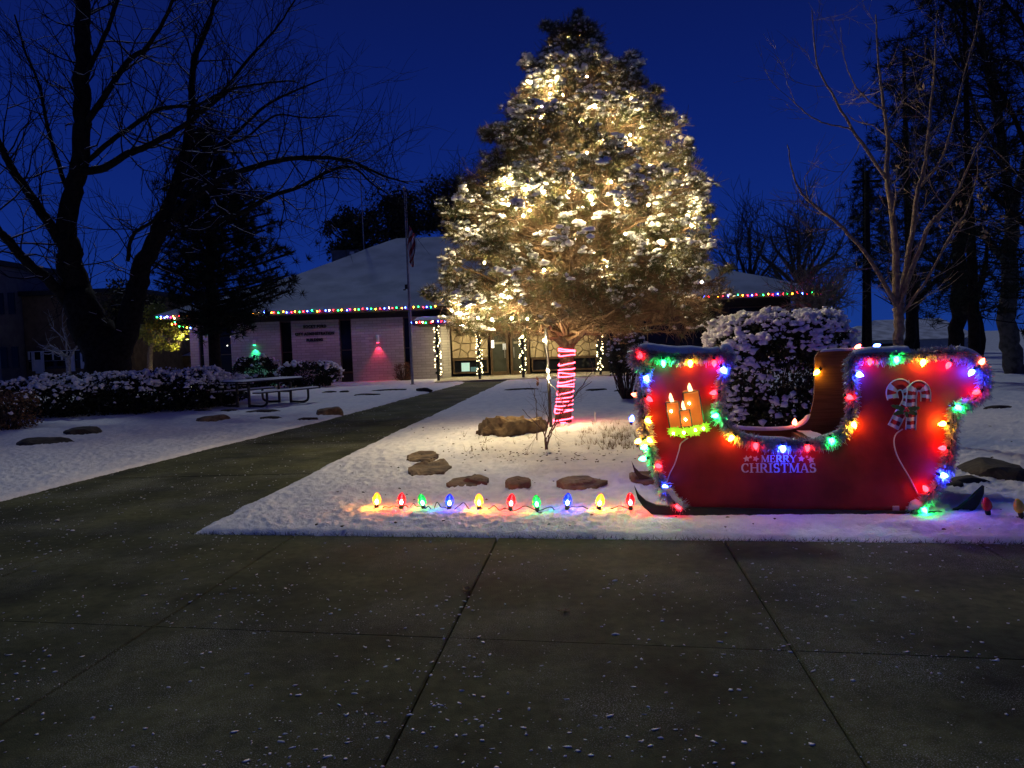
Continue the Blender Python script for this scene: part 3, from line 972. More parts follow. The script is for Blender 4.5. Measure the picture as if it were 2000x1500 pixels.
# entrance canopy with snow, its lit soffit fitting, on four posts
cx0, cx1 = AT(806, 628, 33.4)[0], AT(1236, 615, 33.4)[0]
CZ = 2.72
can = MB().box(((cx0 + cx1) / 2, (33.3 + 36.9) / 2 - BY, CZ - 0.11), (cx1 - cx0, 3.58, 0.20)).build('canopy', DARK_TRIM, bld)
u, v = np.meshgrid(np.linspace(cx0 + .03, cx1 - .03, 70), np.linspace(33.34, 36.8, 12))
zz = CZ + 0.10 + 0.06 * fbm(u * 1.3, v * 1.3, 3) + 0.16 * (v - 33.34) / 3.4
edge = np.minimum(np.minimum(u - cx0, cx1 - u), v - 33.3)
zz = np.where(edge < 0.06, CZ - 0.01, zz)
idx = np.arange(u.size).reshape(u.shape)
q = np.stack([idx[:-1, :-1], idx[:-1, 1:], idx[1:, 1:], idx[1:, :-1]], -1).reshape(-1, 4)
MB().add(np.stack([u, v - BY, zz], -1).reshape(-1, 3), q).build('snow', SNOW_CLUMP, can, smooth=True)
LAMPY = glow('entrance_lamp', (1.0, 0.84, 0.46), 190)
for xx in (-2.1, 0.2, 2.6):
    MB().box((xx, 35.4 - BY, CZ - 0.235), (0.5, 0.18, 0.05)).build('soffit_lamp', LAMPY, can)
p = AT(962, 668, EY - 0.1)
MB().box((p[0], yE - 0.02, p[2] - 0.1), (0.12, 0.1, 0.36)).build('wall_light', glow('lantern', (1.0, 0.95, 0.75), 3.0), bld)
MB().box((X36(372) - 0.17, 0.17, 2.44), (0.30, 0.03, 0.22)).box((X36(372) - 0.17, 0.37, 2.54), (0.30, 0.37, 0.03)).build('added_lamp_hood', BLACK_PAINT, bld)  # added hood, hides the made-up end lamp from the camera
# added end wall lamp, unseen source, put in to light the yellow tree
lw = MB().box((X36(372) - 0.16, 0.35, 2.45), (0.24, 0.3, 0.10)).build('wall_light', glow('added_end_lamp', (1.0, 0.88, 0.42), 260), bld)
for px_, py_ in ((449, 658), (442, 675)):
    p = AT(px_, py_, BY - 0.0)
    MB().blobs([(p[0], 0.13, p[2])], np.array([0.035]), np.random.RandomState(1), 1, 0).build('indicator_lamp', glow('indicator', (1, 0.95, 0.8), 2.2), bld)

POSTS = [(855, 742, 646), (936, 740, 650), (1021, 738, 650), (1172, 734, 640)]
post_xy = []
for px_, pb, pt in POSTS:
    x = AT(px_, 700, 33.8)[0]
    post_xy.append(x)
    MB().tube([(x, 33.8 - BY, 0.0), (x, 33.8 - BY, CZ - 0.21)], 0.06, 8).build('post', BLACK_PAINT, bld)

# ================================================================== LIGHT STRINGS
HUE = {'R': (1.0, 0.010, 0.016), 'G': (0.010, 0.85, 0.11), 'B': (0.014, 0.035, 1.0), 'Y': (1.0, 0.40, 0.018), 'W': (1.0, 0.72, 0.36), 'P': (1.0, 0.12, 0.06)}
NAME = {'R': 'red bulb', 'G': 'green bulb', 'B': 'blue bulb', 'Y': 'amber bulb', 'W': 'warm white bulb', 'P': 'pale red bulb'}
SOCK = mat('socket_green', (0.012, 0.03, 0.016), 0.5, (0.02, 0.035, 0.02), 9.0)
def cone_bulb(r, h, n=8):
    """pear shaped lamp glass: wide shoulder, pointed tip (along +z), base at the origin"""
    return [(0.42 * r, 0.0), (0.85 * r, 0.16 * h), (r, 0.36 * h), (0.86 * r, 0.60 * h), (0.5 * r, 0.83 * h), (0.10 * r, h)]
def bulb_mesh(name, r, h, m, n=8):
    return MB().lathe(cone_bulb(r, h), n).mesh(name, m, True)
SKY_L = {'R': 42, 'G': 26, 'B': 46, 'Y': 34, 'W': 30, 'P': 30}
EAVE_M = {c: bulb_mesh('eave_bulb', 0.024, 0.062, glow('eave_' + NAME[c].replace(' ', '_'), HUE[c], SKY_L[c] * 2.0 * (2.7 if c == 'B' else 1)), 6) for c in 'RGBYW'}

def string_on(label, cat, pts, step, colors, meshes, rnd, sag=0.0, skip=0.0, down=True, jit=0.0, group=None):
    pts = np.asarray(pts, float)
    o = thing('light_string', label, cat, pts[0], group=group)
    rel = pts - pts[0]
    p = resample(rel, step)
    MB().tube(p + np.array([0, 0, 0.012]), 0.009, 4).build('wire', CABLE, o)
    for k, q in enumerate(p):
        if rnd.rand() < skip: continue
        c = colors[k % len(colors)] if not callable(colors) else colors(rnd)
        b = inst('bulb', meshes[c], o, q + rnd.randn(3) * jit, (PI + rnd.uniform(-.4, .4) if down else rnd.uniform(-.6, .6), rnd.uniform(-.4, .4), 0), 1.0, NAME[c])
    return o
rnd = np.random.RandomState(12)
ye = 34.76
seq = 'RGYBRYGRBGYRBW'
zz = EZ - 0.03
string_on('multicolour bulbs along the long front eave of the brick building left of the lit conifer', 'string lights',
          [(AT(535, 607, ye)[0], ye, zz), (AT(850, 597, ye)[0], ye, zz)], 0.19, seq, EAVE_M, rnd, jit=0.015)
string_on('sparse multicolour bulbs along the eave behind the dark pine', 'string lights',
          [(AT(312, 615, ye)[0], ye, zz), (AT(530, 608, ye)[0], ye, zz)], 0.30, 'BYYRYWBYGW', EAVE_M, rnd, skip=0.3, jit=0.02)
string_on('loose cluster of coloured bulbs hanging off the left roof corner above the yellow tree', 'string lights',
          [(AT(306, 617, ye)[0], ye, zz), (AT(318, 622, ye)[0], ye, zz - 0.1), (AT(330, 616, ye)[0], ye - .05, zz + 0.02), (AT(343, 628, ye)[0], ye, zz - .25), (AT(336, 636, ye)[0], ye, zz - .4), (AT(352, 642, ye)[0], ye, zz - .5), (AT(372, 644, ye)[0], ye, zz - .55)], 0.17, 'GYBBRWGYRG', EAVE_M, rnd, jit=0.03)
string_on('multicolour bulbs along the right front eave between the lit conifer and the roof corner', 'string lights',
          [(AT(1130, 588, ye)[0], ye, zz), (XR_ - 0.02, ye, zz)], 0.225, 'BRGYRBRGYR', EAVE_M, rnd, jit=0.015)
string_on('pale bulbs running back from the right roof corner', 'string lights',
          [(XR_ + 0.04, ye + .1, zz), (XR_ + 0.04, ye + 9, zz)], 0.55, 'WBWWBW', EAVE_M, rnd, jit=0.02)
string_on('coloured bulbs along the low entrance canopy', 'string lights',
          [(cx0, 33.26, CZ - 0.06), (cx1, 33.26, CZ - 0.06)], 0.16, 'BWRWGRWBR', EAVE_M, rnd, jit=0.03)

MINI = bulb_mesh('mini_bulb', 0.026, 0.05, glow('mini_lamp', (1.0, 0.80, 0.42), 8.5), 5)
GARL = mat('garland_green', (0.012, 0.03, 0.012), 0.7, (0.02, 0.045, 0.018), 10)
side = ['left of the stone walled entrance, at the brick corner', 'in front of the left stone panel', 'in front of the glass doors', 'right of the striped trunk']
for (x, lab) in zip(post_xy, side):
    o = thing('lit_garland', 'mini lit garland round the post ' + lab, 'garland', (x, 33.8, 0.12), group='lit garlands on the entrance posts')
    r = np.random.RandomState(int(abs(x) * 100))
    pts = np.array([(0.10 * math.cos(a), 0.10 * math.sin(a), 0.15 + a / 52 * 2.15) for a in np.linspace(0, 52, 150)])
    g = MB().tube(pts, 0.022, 5)
    g.needles(np.repeat(pts, 4, 0), np.zeros((600, 3)), r, 5, 0.06, 0.014)
    g.build('garland', GARL, o)
    for k in range(46):
        a = r.uniform(0, 6.28)
        z = 0.12 + 2.2 * (k + r.rand()) / 46
        inst('bulb', MINI, o, (0.135 * math.cos(a), 0.135 * math.sin(a) - 0.02, z), (r.uniform(-1, 1), r.uniform(-1, 1), 0))

# ================================================================== SLEIGH
SA = G(1340, 999, 0.035)[:2]
SU = np.array([1, -0.14]); SU /= np.linalg.norm(SU)
SN = np.array([SU[1], -SU[0]])                   # out of the front panel, to the viewer
SRZ = math.atan2(SU[1], SU[0])
def SP(px, py, off=0.0):
    """point on the sleigh's side plane, moved off towards the viewer: local (s, -off, z)"""
    d = ray(px, py)
    o3 = np.array([SA[0] + SN[0] * off, SA[1] + SN[1] * off])
    t = np.dot(o3 - CAM[:2], SN) / np.dot(d[:2], SN)
    p = CAM + d * t
    return np.array([np.dot(p[:2] - SA, SU), -off, p[2]])
def SPB(px, py, back):
    return SP(px, py, -back)
sleigh_loc = (SA[0], SA[1], 0)
RED = mat('red_plywood', (0.42, 0.028, 0.030), 0.6, (0.22, 0.016, 0.018), 2.6, 0.3, 9.0, detail=10, spec=0.22)
def ply_mat():
    m = mat('plywood', (0.20, 0.105, 0.05), 0.75, (0.13, 0.066, 0.03), 6.0)
    nt = m.node_tree
    n = [q for q in nt.nodes if q.type == 'TEX_NOISE'][0]
    mp = nt.nodes.new('ShaderNodeMapping'); mp.inputs['Scale'].default_value = (0.5, 1, 9)
    t_ = [q for q in nt.nodes if q.type == 'TEX_COORD'][0]
    nt.links.new(t_.outputs['Object'], mp.inputs[0]); nt.links.new(mp.outputs[0], n.inputs['Vector'])
    return m
PLY = ply_mat()
PLY_EDGE = mat('plywood_edge', (0.30, 0.18, 0.09), 0.8, (0.2, 0.11, 0.06), 30.0)
sl = thing('sleigh', 'red plywood sleigh with MERRY CHRISTMAS lettering standing on the snowy lawn', 'sleigh', sleigh_loc, SRZ)
OUT = [(1338, 997), (1322, 984), (1300, 960), (1283, 920), (1270, 880), (1260, 835), (1254, 790), (1252, 745), (1257, 722), (1250, 712), (1240, 702), (1243, 690), (1262, 686),
       (1330, 688), (1412, 688), (1413, 705), (1405, 745), (1402, 790), (1408, 820), (1425, 845), (1455, 861), (1500, 870), (1560, 872), (1610, 869),
       (1640, 857), (1658, 835), (1666, 800), (1668, 750), (1668, 705), (1678, 690), (1720, 687), (1800, 686), (1868, 686), (1902, 698), (1922, 728),
       (1923, 762), (1908, 780), (1880, 784), (1866, 789), (1858, 805), (1856, 860), (1848, 905), (1830, 948), (1802, 980), (1772, 1002)]
outl = np.array([SP(*p) for p in OUT])[:, [0, 2]]
def smooth_outline(o):
    return o
MB().prism(outl, 0.0, 0.02, 0, 1, 2).build('side_panel', [RED, PLY_EDGE, PLY], sl)
SD = 1.30
MB().prism(outl, SD, SD + 0.02, 2, 1, 0).build('side_panel', [RED, PLY_EDGE, PLY], sl, label='far side panel with raw plywood inner face')
# inside: seat platform, floor, cross boards and the end boards that follow the curve
zc = SP(1560, 872)[2]
s0, s1 = SP(1415, 850)[0], SP(1660, 850)[0]
sm = MB()
ss0 = SPB(1577, 840, 0.7)[0]
sm.box(((ss0 + s1) / 2, SD / 2 + 0.02, zc - 0.05), (s1 - ss0, SD - 0.06, 0.03))
sm.build('seat', PLY, sl)
MB().box((ss0 - 0.012, SD / 2 + 0.02, zc - 0.12), (0.02, SD - 0.05, 0.18)).build('seat_front', PLY, sl)
MB().box(((s0 + s1) / 2, SD / 2 + 0.01, 0.14), (1.9, SD - 0.05, 0.03)).build('floor_board', PLY, sl)
for idx in ((3, 4, 5, 6, 7), (38, 39, 40, 41, 42)):
    pl_ = outl[list(idx)]
    mbx = MB()
    P = np.concatenate([np.column_stack([pl_[:, 0], np.full(len(pl_), 0.022), pl_[:, 1]]), np.column_stack([pl_[:, 0], np.full(len(pl_), SD - 0.002), pl_[:, 1]])])
    cx = (s0 + s1) / 2
    P[:, 0] += np.sign(cx - P[:, 0]) * 0.012
    Q = P.copy(); Q[:, 0] += np.sign(cx - P[:, 0]) * 0.02
    k = len(pl_)
    n2 = 2 * k
    fs = [(a_, a_ + 1, k + a_ + 1, k + a_) for a_ in range(k - 1)] + [(n2 + k + a_, n2 + k + a_ + 1, n2 + a_ + 1, n2 + a_) for a_ in range(k - 1)]
    mbx.add(np.concatenate([P, Q]), fs).build('end_board', RED, sl)
# runners with curled tips
RUN = [(1238.5, 947), (1247, 963), (1262, 977), (1282, 985), (1340, 989), (1500, 993), (1640, 995), (1775, 997), (1845, 997), (1868, 990), (1888, 975), (1905, 958), (1917.5, 947),
       (1917, 962), (1908, 982), (1893, 1002), (1880, 1010), (1845, 1012), (1640, 1012), (1340, 1006), (1272, 1002), (1256, 988), (1245, 972)]
run2 = np.array([SP(*p) for p in RUN])[:, [0, 2]]
MB().prism(run2, -0.045, -0.005).build('runner', BLACK_PAINT, sl)
MB().prism(run2, SD + 0.022, SD + 0.062).build('runner', BLACK_PAINT, sl)
# lettering built of strokes with slab serifs
LETW = mat('white_vinyl', (0.86, 0.86, 0.86), 0.5, (0.76, 0.76, 0.77), 14.0)
def letters():
    """each letter: polygons in a box of height 1"""
    def bar(x0, y0, x1, y1, w):
        d = np.array([x1 - x0, y1 - y0], float); d /= np.linalg.norm(d)
        n = np.array([-d[1], d[0]]) * w / 2
        return [(x0 + n[0], y0 + n[1]), (x0 - n[0], y0 - n[1]), (x1 - n[0], y1 - n[1]), (x1 + n[0], y1 + n[1])]
    def ser(x, y, w=0.30, h=0.07):
        return [(x - w / 2, y), (x + w / 2, y), (x + w / 2, y + h), (x - w / 2, y + h)]
    def arc(cx, cy, rx, ry, a0, a1, w0, w1=None, n=10):
        w1 = w1 or w0
        out = []
        for k in range(n):
            t0, t1 = [math.radians(a0 + (a1 - a0) * q / n) for q in (k, k + 1)]
            def ww(t): return w0 * abs(math.cos(t)) + w1 * abs(math.sin(t))
            q = []
            for t_, sgn in ((t0, 1), (t0, -1), (t1, -1), (t1, 1)):
                q.append((cx + (rx + sgn * ww(t_) / 2) * math.cos(t_), cy + (ry + sgn * ww(t_) / 2) * math.sin(t_)))
            out.append(q)
        return out
    T, N_ = 0.17, 0.08
    D = {}
    D['M'] = (1.05, [bar(.16, 0, .16, 1, N_), bar(.18, 1, .52, .06, T), bar(.52, .06, .86, 1, N_), bar(.88, 0, .88, 1, T), ser(.16, 0), ser(.88, 0, .34), ser(.14, .93, .2), ser(.92, .93, .24)])
    D['E'] = (0.72, [bar(.18, 0, .18, 1, T), bar(.08, .04, .66, .04, .08), bar(.08, .96, .64, .96, .08), bar(.2, .52, .48, .52, .07), bar(.63, 0, .63, .24, .07), bar(.61, .76, .61, 1, .07), bar(.47, .42, .47, .63, .06)])
    D['R'] = (0.84, [bar(.18, 0, .18, 1, T), ser(.18, 0, .34), bar(.08, .96, .42, .96, .08), bar(.2, .5, .42, .5, .07), *arc(.40, .73, .22, .225, -90, 90, T, .07), bar(.42, .5, .72, .03, T), ser(.76, 0, .2)])
    D['Y'] = (0.84, [bar(.12, 1, .43, .46, T), bar(.74, 1, .43, .46, N_), bar(.43, 0, .43, .5, T), ser(.43, 0, .36), ser(.14, .93, .3), ser(.74, .93, .24)])
    D['C'] = (0.84, [*arc(.46, .5, .33, .45, 48, 312, T, .08, 18), bar(.70, .68, .70, .97, .07), bar(.72, .06, .72, .26, .05)])
    D['H'] = (0.98, [bar(.2, 0, .2, 1, T), bar(.78, 0, .78, 1, T), bar(.2, .52, .78, .52, .08), ser(.2, 0, .36), ser(.78, 0, .36), ser(.2, .93, .36), ser(.78, .93, .36)])
    D['I'] = (0.46, [bar(.23, 0, .23, 1, T), ser(.23, 0, .38), ser(.23, .93, .38)])
    D['S'] = (0.72, [*arc(.36, .73, .21, .23, 40, 270, T, .08, 12), *arc(.36, .28, .23, .24, -140, 90, T, .08, 12), bar(.56, .68, .56, .98, .06), bar(.13, .02, .13, .32, .06)])
    D['T'] = (0.80, [bar(.4, 0, .4, 1, T), ser(.4, 0, .36), bar(.05, .96, .75, .96, .08), bar(.07, .72, .07, .98, .06), bar(.73, .72, .73, .98, .06)])
    D['A'] = (0.90, [bar(.14, 0, .44, 1, N_), bar(.46, 1, .76, 0, T), bar(.26, .32, .66, .32, .07), ser(.14, 0, .28), ser(.76, 0, .34)])
    return D
LT = letters()
def word(s, px0, px1, pyb, pyt, parent):
    a = SP(px0, pyb); b = SP(px1, pyb); h = SP(px0, pyt)[2] - a[2]
    tot = sum(LT[c][0] for c in s)
    scx = (b[0] - a[0]) / tot
    x = 0.0
    for c in s:
        w, polys = LT[c]
        mb = MB()
        for qi, q in enumerate(polys):
            q = [(a[0] + (x + u_) * scx, a[2] + (b[2] - a[2]) * (x / tot) + v_ * h) for u_, v_ in q]
            mb.prism(q, -0.0030 - 0.00005 * (qi % 12), 0.001)
        mb.build('letter', LETW, parent)
        x += w
word('MERRY', 1486, 1556, 903, 889, sl)
word('CHRISTMAS', 1447, 1595, 923, 905, sl)
def star(px_, py_, r_, rot, n=5):
    c = SP(px_, py_); s_ = r_ / 215.0
    poly = []
    for k in range(2 * n):
        rr = s_ if k % 2 == 0 else s_ * 0.52
        a_ = rot + k * PI / n
        poly.append((c[0] + rr * math.cos(a_), c[2] + rr * math.sin(a_)))
    MB().prism(poly, -0.0045, -0.0015).build('star', LETW, sl)
for p_ in ((1458, 896, 6.5, .4), (1466, 892.5, 3, .2), (1476, 896, 6.0, 1.2), (1565, 896, 6.5, .2), (1576, 892, 3, .8), (1584, 898, 7, .5)):
    star(*p_)
tagp = SP(1749, 993)
MB().box((tagp[0], -0.01, tagp[2]), (0.05, 0.012, 0.045)).build('outlet_box', WHITE_PAINT, sl)

# snow lying along the top edges of the panels and on the seat
def snow_ridge(pts, width, height, rnd, name, parent, seg=0.02, wob=0.3):
    p = resample(smooth_path(pts, 5), seg)
    n = 9
    V, Fq = [], []
    k = len(p)
    s = np.linspace(0, k * seg, k)
    ph = rnd.uniform(0, 50)
    hh = height * (0.6 + 0.9 * fbm(s * 5 + ph, s * 0 + 3, 3)) * np.minimum(1, np.minimum(s, s[::-1]) / 0.05 + 0.1)
    ww = width * (0.75 + 0.5 * fbm(s * 6 + ph, s * 0 + 8, 3)) * np.minimum(1, np.minimum(s, s[::-1]) / 0.05 + 0.15)
    t = np.gradient(p, axis=0); t /= np.linalg.norm(t, axis=1)[:, None]
    a = np.linspace(0, PI, n)
    for i in range(k):
        up = np.array([-t[i][2], 0, t[i][0]])
        if up[2] < 0: up = -up
        up = up * 0.5 + np.array([0, 0, 0.5])
        ring = p[i] + np.cos(a)[:, None] * np.array([0, -1.0, 0]) * ww[i] / 2 + np.sin(a)[:, None] * up * hh[i] - np.array([0, 0, 0.012])
        V.append(ring)
    idx = np.arange(k * n).reshape(k, n)
    q = np.stack([idx[:-1, :-1], idx[:-1, 1:], idx[1:, 1:], idx[1:, :-1]], -1).reshape(-1, 4)
    mb = parent.add(np.concatenate(V), q)
    mb.add(np.concatenate(V)[[*range(n)]], [tuple(range(n))])
    mb.add(np.concatenate(V)[[*range((k - 1) * n, k * n)]], [tuple(range(n - 1, -1, -1))])
rnd = np.random.RandomState(8)
def line(pts, y=0.01): 
    r_ = np.array([SP(*p) for p in pts]); r_[:, 1] = y
    return r_
snow = MB()
snow_ridge(line([(1243, 690), (1262, 681), (1290, 684), (1330, 688), (1380, 686), (1412, 684)]), 0.13, 0.055, rnd, 'snow', snow)
snow_ridge(line([(1405, 684), (1420, 682), (1432, 694), (1441, 703)], 0.05), 0.16, 0.05, rnd, 'snow', snow)
snow_ridge(line([(1416, 835), (1440, 852), (1470, 862), (1520, 867), (1570, 868), (1615, 862), (1645, 850), (1660, 828)], 0.02), 0.15, 0.06, rnd, 'snow', snow)
snow_ridge(line([(1662, 690), (1690, 686), (1730, 685), (1782, 686)]), 0.16, 0.055, rnd, 'snow', snow)
snow_ridge(line([(1860, 683), (1890, 686), (1912, 702), (1926, 728), (1928, 748)]), 0.13, 0.05, rnd, 'snow', snow)
snow_ridge(line([(1862, 789), (1880, 783), (1905, 782)], -0.02), 0.09, 0.03, rnd, 'snow', snow)
snow_ridge(line([(1281, 962), (1300, 955), (1318, 975), (1336, 990)], -0.04), 0.12, 0.05, rnd, 'snow', snow)
snow_ridge(line([(1772, 992), (1785, 984), (1800, 978)], -0.03), 0.14, 0.05, rnd, 'snow', snow)
cut = outl[16:28]
sn = np.column_stack([cut[:, 0], np.full(len(cut), SD + 0.01), cut[:, 1]])
snow_ridge(sn[2:10], 0.12, 0.035, rnd, 'snow', snow)
top_l, top_r = outl[11:15], outl[29:33]
snow_ridge(np.column_stack([top_r[:, 0], np.full(len(top_r), SD + .01), top_r[:, 1]]), 0.10, 0.03, rnd, 'snow', snow)
u, v = np.meshgrid(np.linspace(ss0 + 0.02, s1 - 0.02, 26), np.linspace(0.06, SD - 0.03, 26))
z_ = zc - 0.035 + 0.05 * fbm(u * 4, v * 4, 3)
idx = np.arange(u.size).reshape(u.shape)
q = np.stack([idx[:-1, :-1], idx[:-1, 1:], idx[1:, 1:], idx[1:, :-1]], -1).reshape(-1, 4)
snow.add(np.stack([u, v, z_], -1).reshape(-1, 3), q)
snow.build('snow', SNOW_CLUMP, sl, smooth=True, kind='stuff')

# tinsel garland stapled along the edge of the front panel
TIN = bpy.data.materials.new('tinsel_foil')
TIN.use_nodes = True
_b = TIN.node_tree.nodes['Principled BSDF']
_b.inputs['Base Color'].default_value = (0.8, 0.8, 0.82, 1); _b.inputs['Metallic'].default_value = 0.25; _b.inputs['Roughness'].default_value = 0.3
_n = TIN.node_tree.nodes.new('ShaderNodeTexNoise'); _n.inputs['Scale'].default_value = 60
_r = TIN.node_tree.nodes.new('ShaderNodeValToRGB')
_r.color_ramp.elements[0].color = (0.40, 0.39, 0.42, 1); _r.color_ramp.elements[1].color = (0.88, 0.88, 0.88, 1)
_r.color_ramp.elements[0].position = 0.42; _r.color_ramp.elements[1].position = 0.60
TIN.node_tree.links.new(_n.outputs['Fac'], _r.inputs[0]); TIN.node_tree.links.new(_r.outputs[0], _b.inputs['Base Color'])
GPATH = [(1334, 990), (1316, 976), (1296, 952), (1282, 915), (1270, 875), (1259, 830), (1253, 785), (1256, 745), (1262, 722), (1252, 712), (1243, 702), (1246, 690), (1262, 688), (1285, 695),
         (1330, 697), (1375, 696), (1408, 692), (1424, 700), (1416, 725), (1408, 760), (1406, 795), (1412, 818), (1430, 843), (1458, 858), (1495, 866), (1530, 868), (1570, 867), (1610, 864),
         (1638, 852), (1654, 832), (1663, 805), (1664, 765), (1662, 725), (1668, 698), (1695, 694), (1740, 696), (1790, 692), (1840, 688), (1880, 692), (1908, 708), (1922, 732), (1920, 762), (1904, 780),
         (1880, 790), (1866, 800), (1861, 830), (1858, 865), (1851, 905), (1836, 942), (1815, 968), (1794, 988), (1780, 1000)]
gp = resample(smooth_path([SP(*p, 0.03) for p in GPATH], 4), 0.006)
gar = thing('tinsel_garland', 'silver tinsel garland running round the edge of the red sleigh panel', 'garland', sleigh_loc, SRZ)
MB().tube(resample(gp, 0.03), 0.006, 5).build('core', WIRE_WHITE, gar)
r = np.random.RandomState(4)
ss = np.linspace(0, 1, len(gp))
wid = 0.048 + 0.040 * fbm(ss * 60, ss * 0, 2)
wid[np.linalg.norm(gp - SP(1243, 700, 0.03), axis=1) < 0.09] *= 1.5
P = np.repeat(gp, 26, 0); W = np.repeat(wid, 26)
dirs = r.randn(len(P), 3); dirs /= np.linalg.norm(dirs, axis=1)[:, None]
sv = np.cross(dirs, r.randn(len(P), 3)); sv /= np.linalg.norm(sv, axis=1)[:, None]
L = (W * r.uniform(0.6, 1.35, len(P)))[:, None]
mid = P + dirs * L * 0.55 + r.randn(len(P), 3) * 0.003
tip = P + dirs * L + np.array([0, 0, -0.15]) * L + r.randn(len(P), 3) * 0.006
hw = 0.0032
V = np.stack([P - sv * hw, P + sv * hw, mid + sv * hw, mid - sv * hw, tip + sv * hw * .5, tip - sv * hw * .5], 1).reshape(-1, 3)
fq = np.array([[0, 1, 2, 3], [3, 2, 4, 5]])
fq = (fq[None] + (np.arange(len(P)) * 6)[:, None, None]).reshape(-1, 4)
MB().add(V, fq).build('tinsel', TIN, gar, kind='stuff')

# large coloured bulbs wired along the sleigh
C9L = {'R': 30, 'G': 105, 'B': 280, 'Y': 100, 'W': 40, 'P': 22}
C9 = {c: bulb_mesh('cone_bulb', 0.0215, 0.062, glow('cone_' + NAME[c].replace(' ', '_'), HUE[c], C9L[c]), 10) for c in 'RGBYP'}
SOCKM = MB().lathe([(0.013, -0.028), (0.013, -0.002), (0.010, 0.002)], 8).mesh('socket', SOCK)
def cr(x, y): return (1180 + x / 2.5, 620 + y / 2.5)
BULBS = [(175, 185, 'R', 0), (290, 225, 'G', PI), (420, 225, 'Y', PI), (537, 225, 'R', PI), (585, 258, 'B', 2.6), (207, 300, 'B', 2.8), (222, 400, 'R', 2.2),
         (215, 505, 'Y', 2.2), (165, 605, 'Y', -2.0), (195, 635, 'G', -1.8), (188, 690, 'G', -1.7), (222, 600, 'Y', 2.2), (265, 725, 'R', 1.9), (300, 830, 'B', 1.8), (362, 925, 'R', 2.4),
         (532, 368, 'R', -1.7), (542, 480, 'G', -1.7), (620, 590, 'Y', -2.4), (740, 628, 'R', PI), (873, 642, 'B', PI), (993, 638, 'R', PI), (1112, 605, 'G', 2.9), (1220, 525, 'Y', 2.7),
         (1200, 390, 'R', 2.0), (1248, 280, 'B', 1.9), (1297, 218, 'R', PI), (1428, 208, 'G', PI), (1557, 222, 'Y', -2.9), (1680, 235, 'R', -2.7), (1792, 270, 'B', -2.5), (1815, 365, 'R', -1.9),
         (1730, 440, 'G', 2.0), (1650, 520, 'Y', -1.7), (1650, 638, 'R', -1.6), (1660, 772, 'B', 1.8), (1568, 835, 'R', -0.6), (1565, 942, 'G', 2.6), (1845, 215, 'P', 0.6)]
ls = thing('light_string', 'string of large red green blue and amber bulbs round the near panel of the sleigh', 'string lights', sleigh_loc, SRZ)
MB().tube(resample(smooth_path([SP(*p, 0.05) for p in GPATH], 4) + 0.0, 0.04), 0.0045, 4).build('wire', CABLE, ls)
r = np.random.RandomState(21)
for x, y, c, ang in BULBS:
    px_, py_ = cr(x, y)
    q = SP(px_, py_, 0.062)
    a_ = ang
    # base sits up-stream of the visible glass
    d_ = np.array([math.sin(a_), 0, math.cos(a_)])
    base = q - d_ * 0.030
    b = inst('bulb', C9[c], ls, base, (0, a_, 0), 1.0, NAME[c])
    inst('socket', SOCKM, b)
ls2 = thing('light_string', 'string of large coloured bulbs along the far panel of the sleigh', 'string lights', sleigh_loc, SRZ)
for x, y, c, ang in [(335, 152, 'B', .9), (150, 378, 'P', -1.3), (135, 495, 'B', 0.2), (930, 512, 'P', 0.1), (1038, 268, 'Y', -2.3), (1238, 145, 'P', 0.8), (1330, 140, 'B', 1.2)]:
    px_, py_ = cr(x, y)
    q = SPB(px_, py_, SD - 0.02)
    d_ = np.array([math.sin(ang), 0, math.cos(ang)])
    b = inst('bulb', C9[c], ls2, q - d_ * 0.03, (0, ang, 0), 1.12, NAME[c])
    inst('socket', SOCKM, b)
bp_ = resample(np.column_stack([outl[3:44, 0], np.full(41, SD + 0.05), outl[3:44, 1]]), 0.05)
MB().tube(bp_, 0.0045, 4).build('wire', CABLE, ls2)

# candle decoration
ORANGE = glow('orange_candle', (1.0, 0.22, 0.03), 0.42)
ORANGE2 = glow('orange_candle_top', (1.0, 0.30, 0.06), 0.5)
FLAME = glow('flame', (1.0, 0.72, 0.35), 2.6)
GREENG = glow('lit_holly', (0.35, 0.80, 0.03), 0.5)
HOT = glow('sign_lamp', (1.0, 0.80, 0.42), 70)
def csign(x, y): return (1220 + x / 6.82, 640 + y / 6.82)
cs = thing('candle_sign', 'glowing decoration of three orange candles in holly hung on the sleigh', 'decoration', sleigh_loc, SRZ)
def lp(pts, fn, off): 
    r_ = np.array([SP(*fn(*p), off) for p in pts]); return r_
BLK = BLACK_PAINT
CAND = [([(545, 1000), (722, 985), (755, 1330), (605, 1345)], 0.030, [(612, 1000), (590, 930), (610, 868), (640, 930), (655, 985)], (620, 1115)),
        ([(775, 870), (985, 835), (1060, 1290), (815, 1310)], 0.026, [(850, 850), (838, 790), (862, 735), (890, 790), (905, 840)], (862, 1010)),
        ([(730, 1105), (865, 1090), (900, 1310), (755, 1330)], 0.042, [(775, 1100), (755, 1040), (775, 972), (800, 1040), (815, 1095)], (812, 1225))]
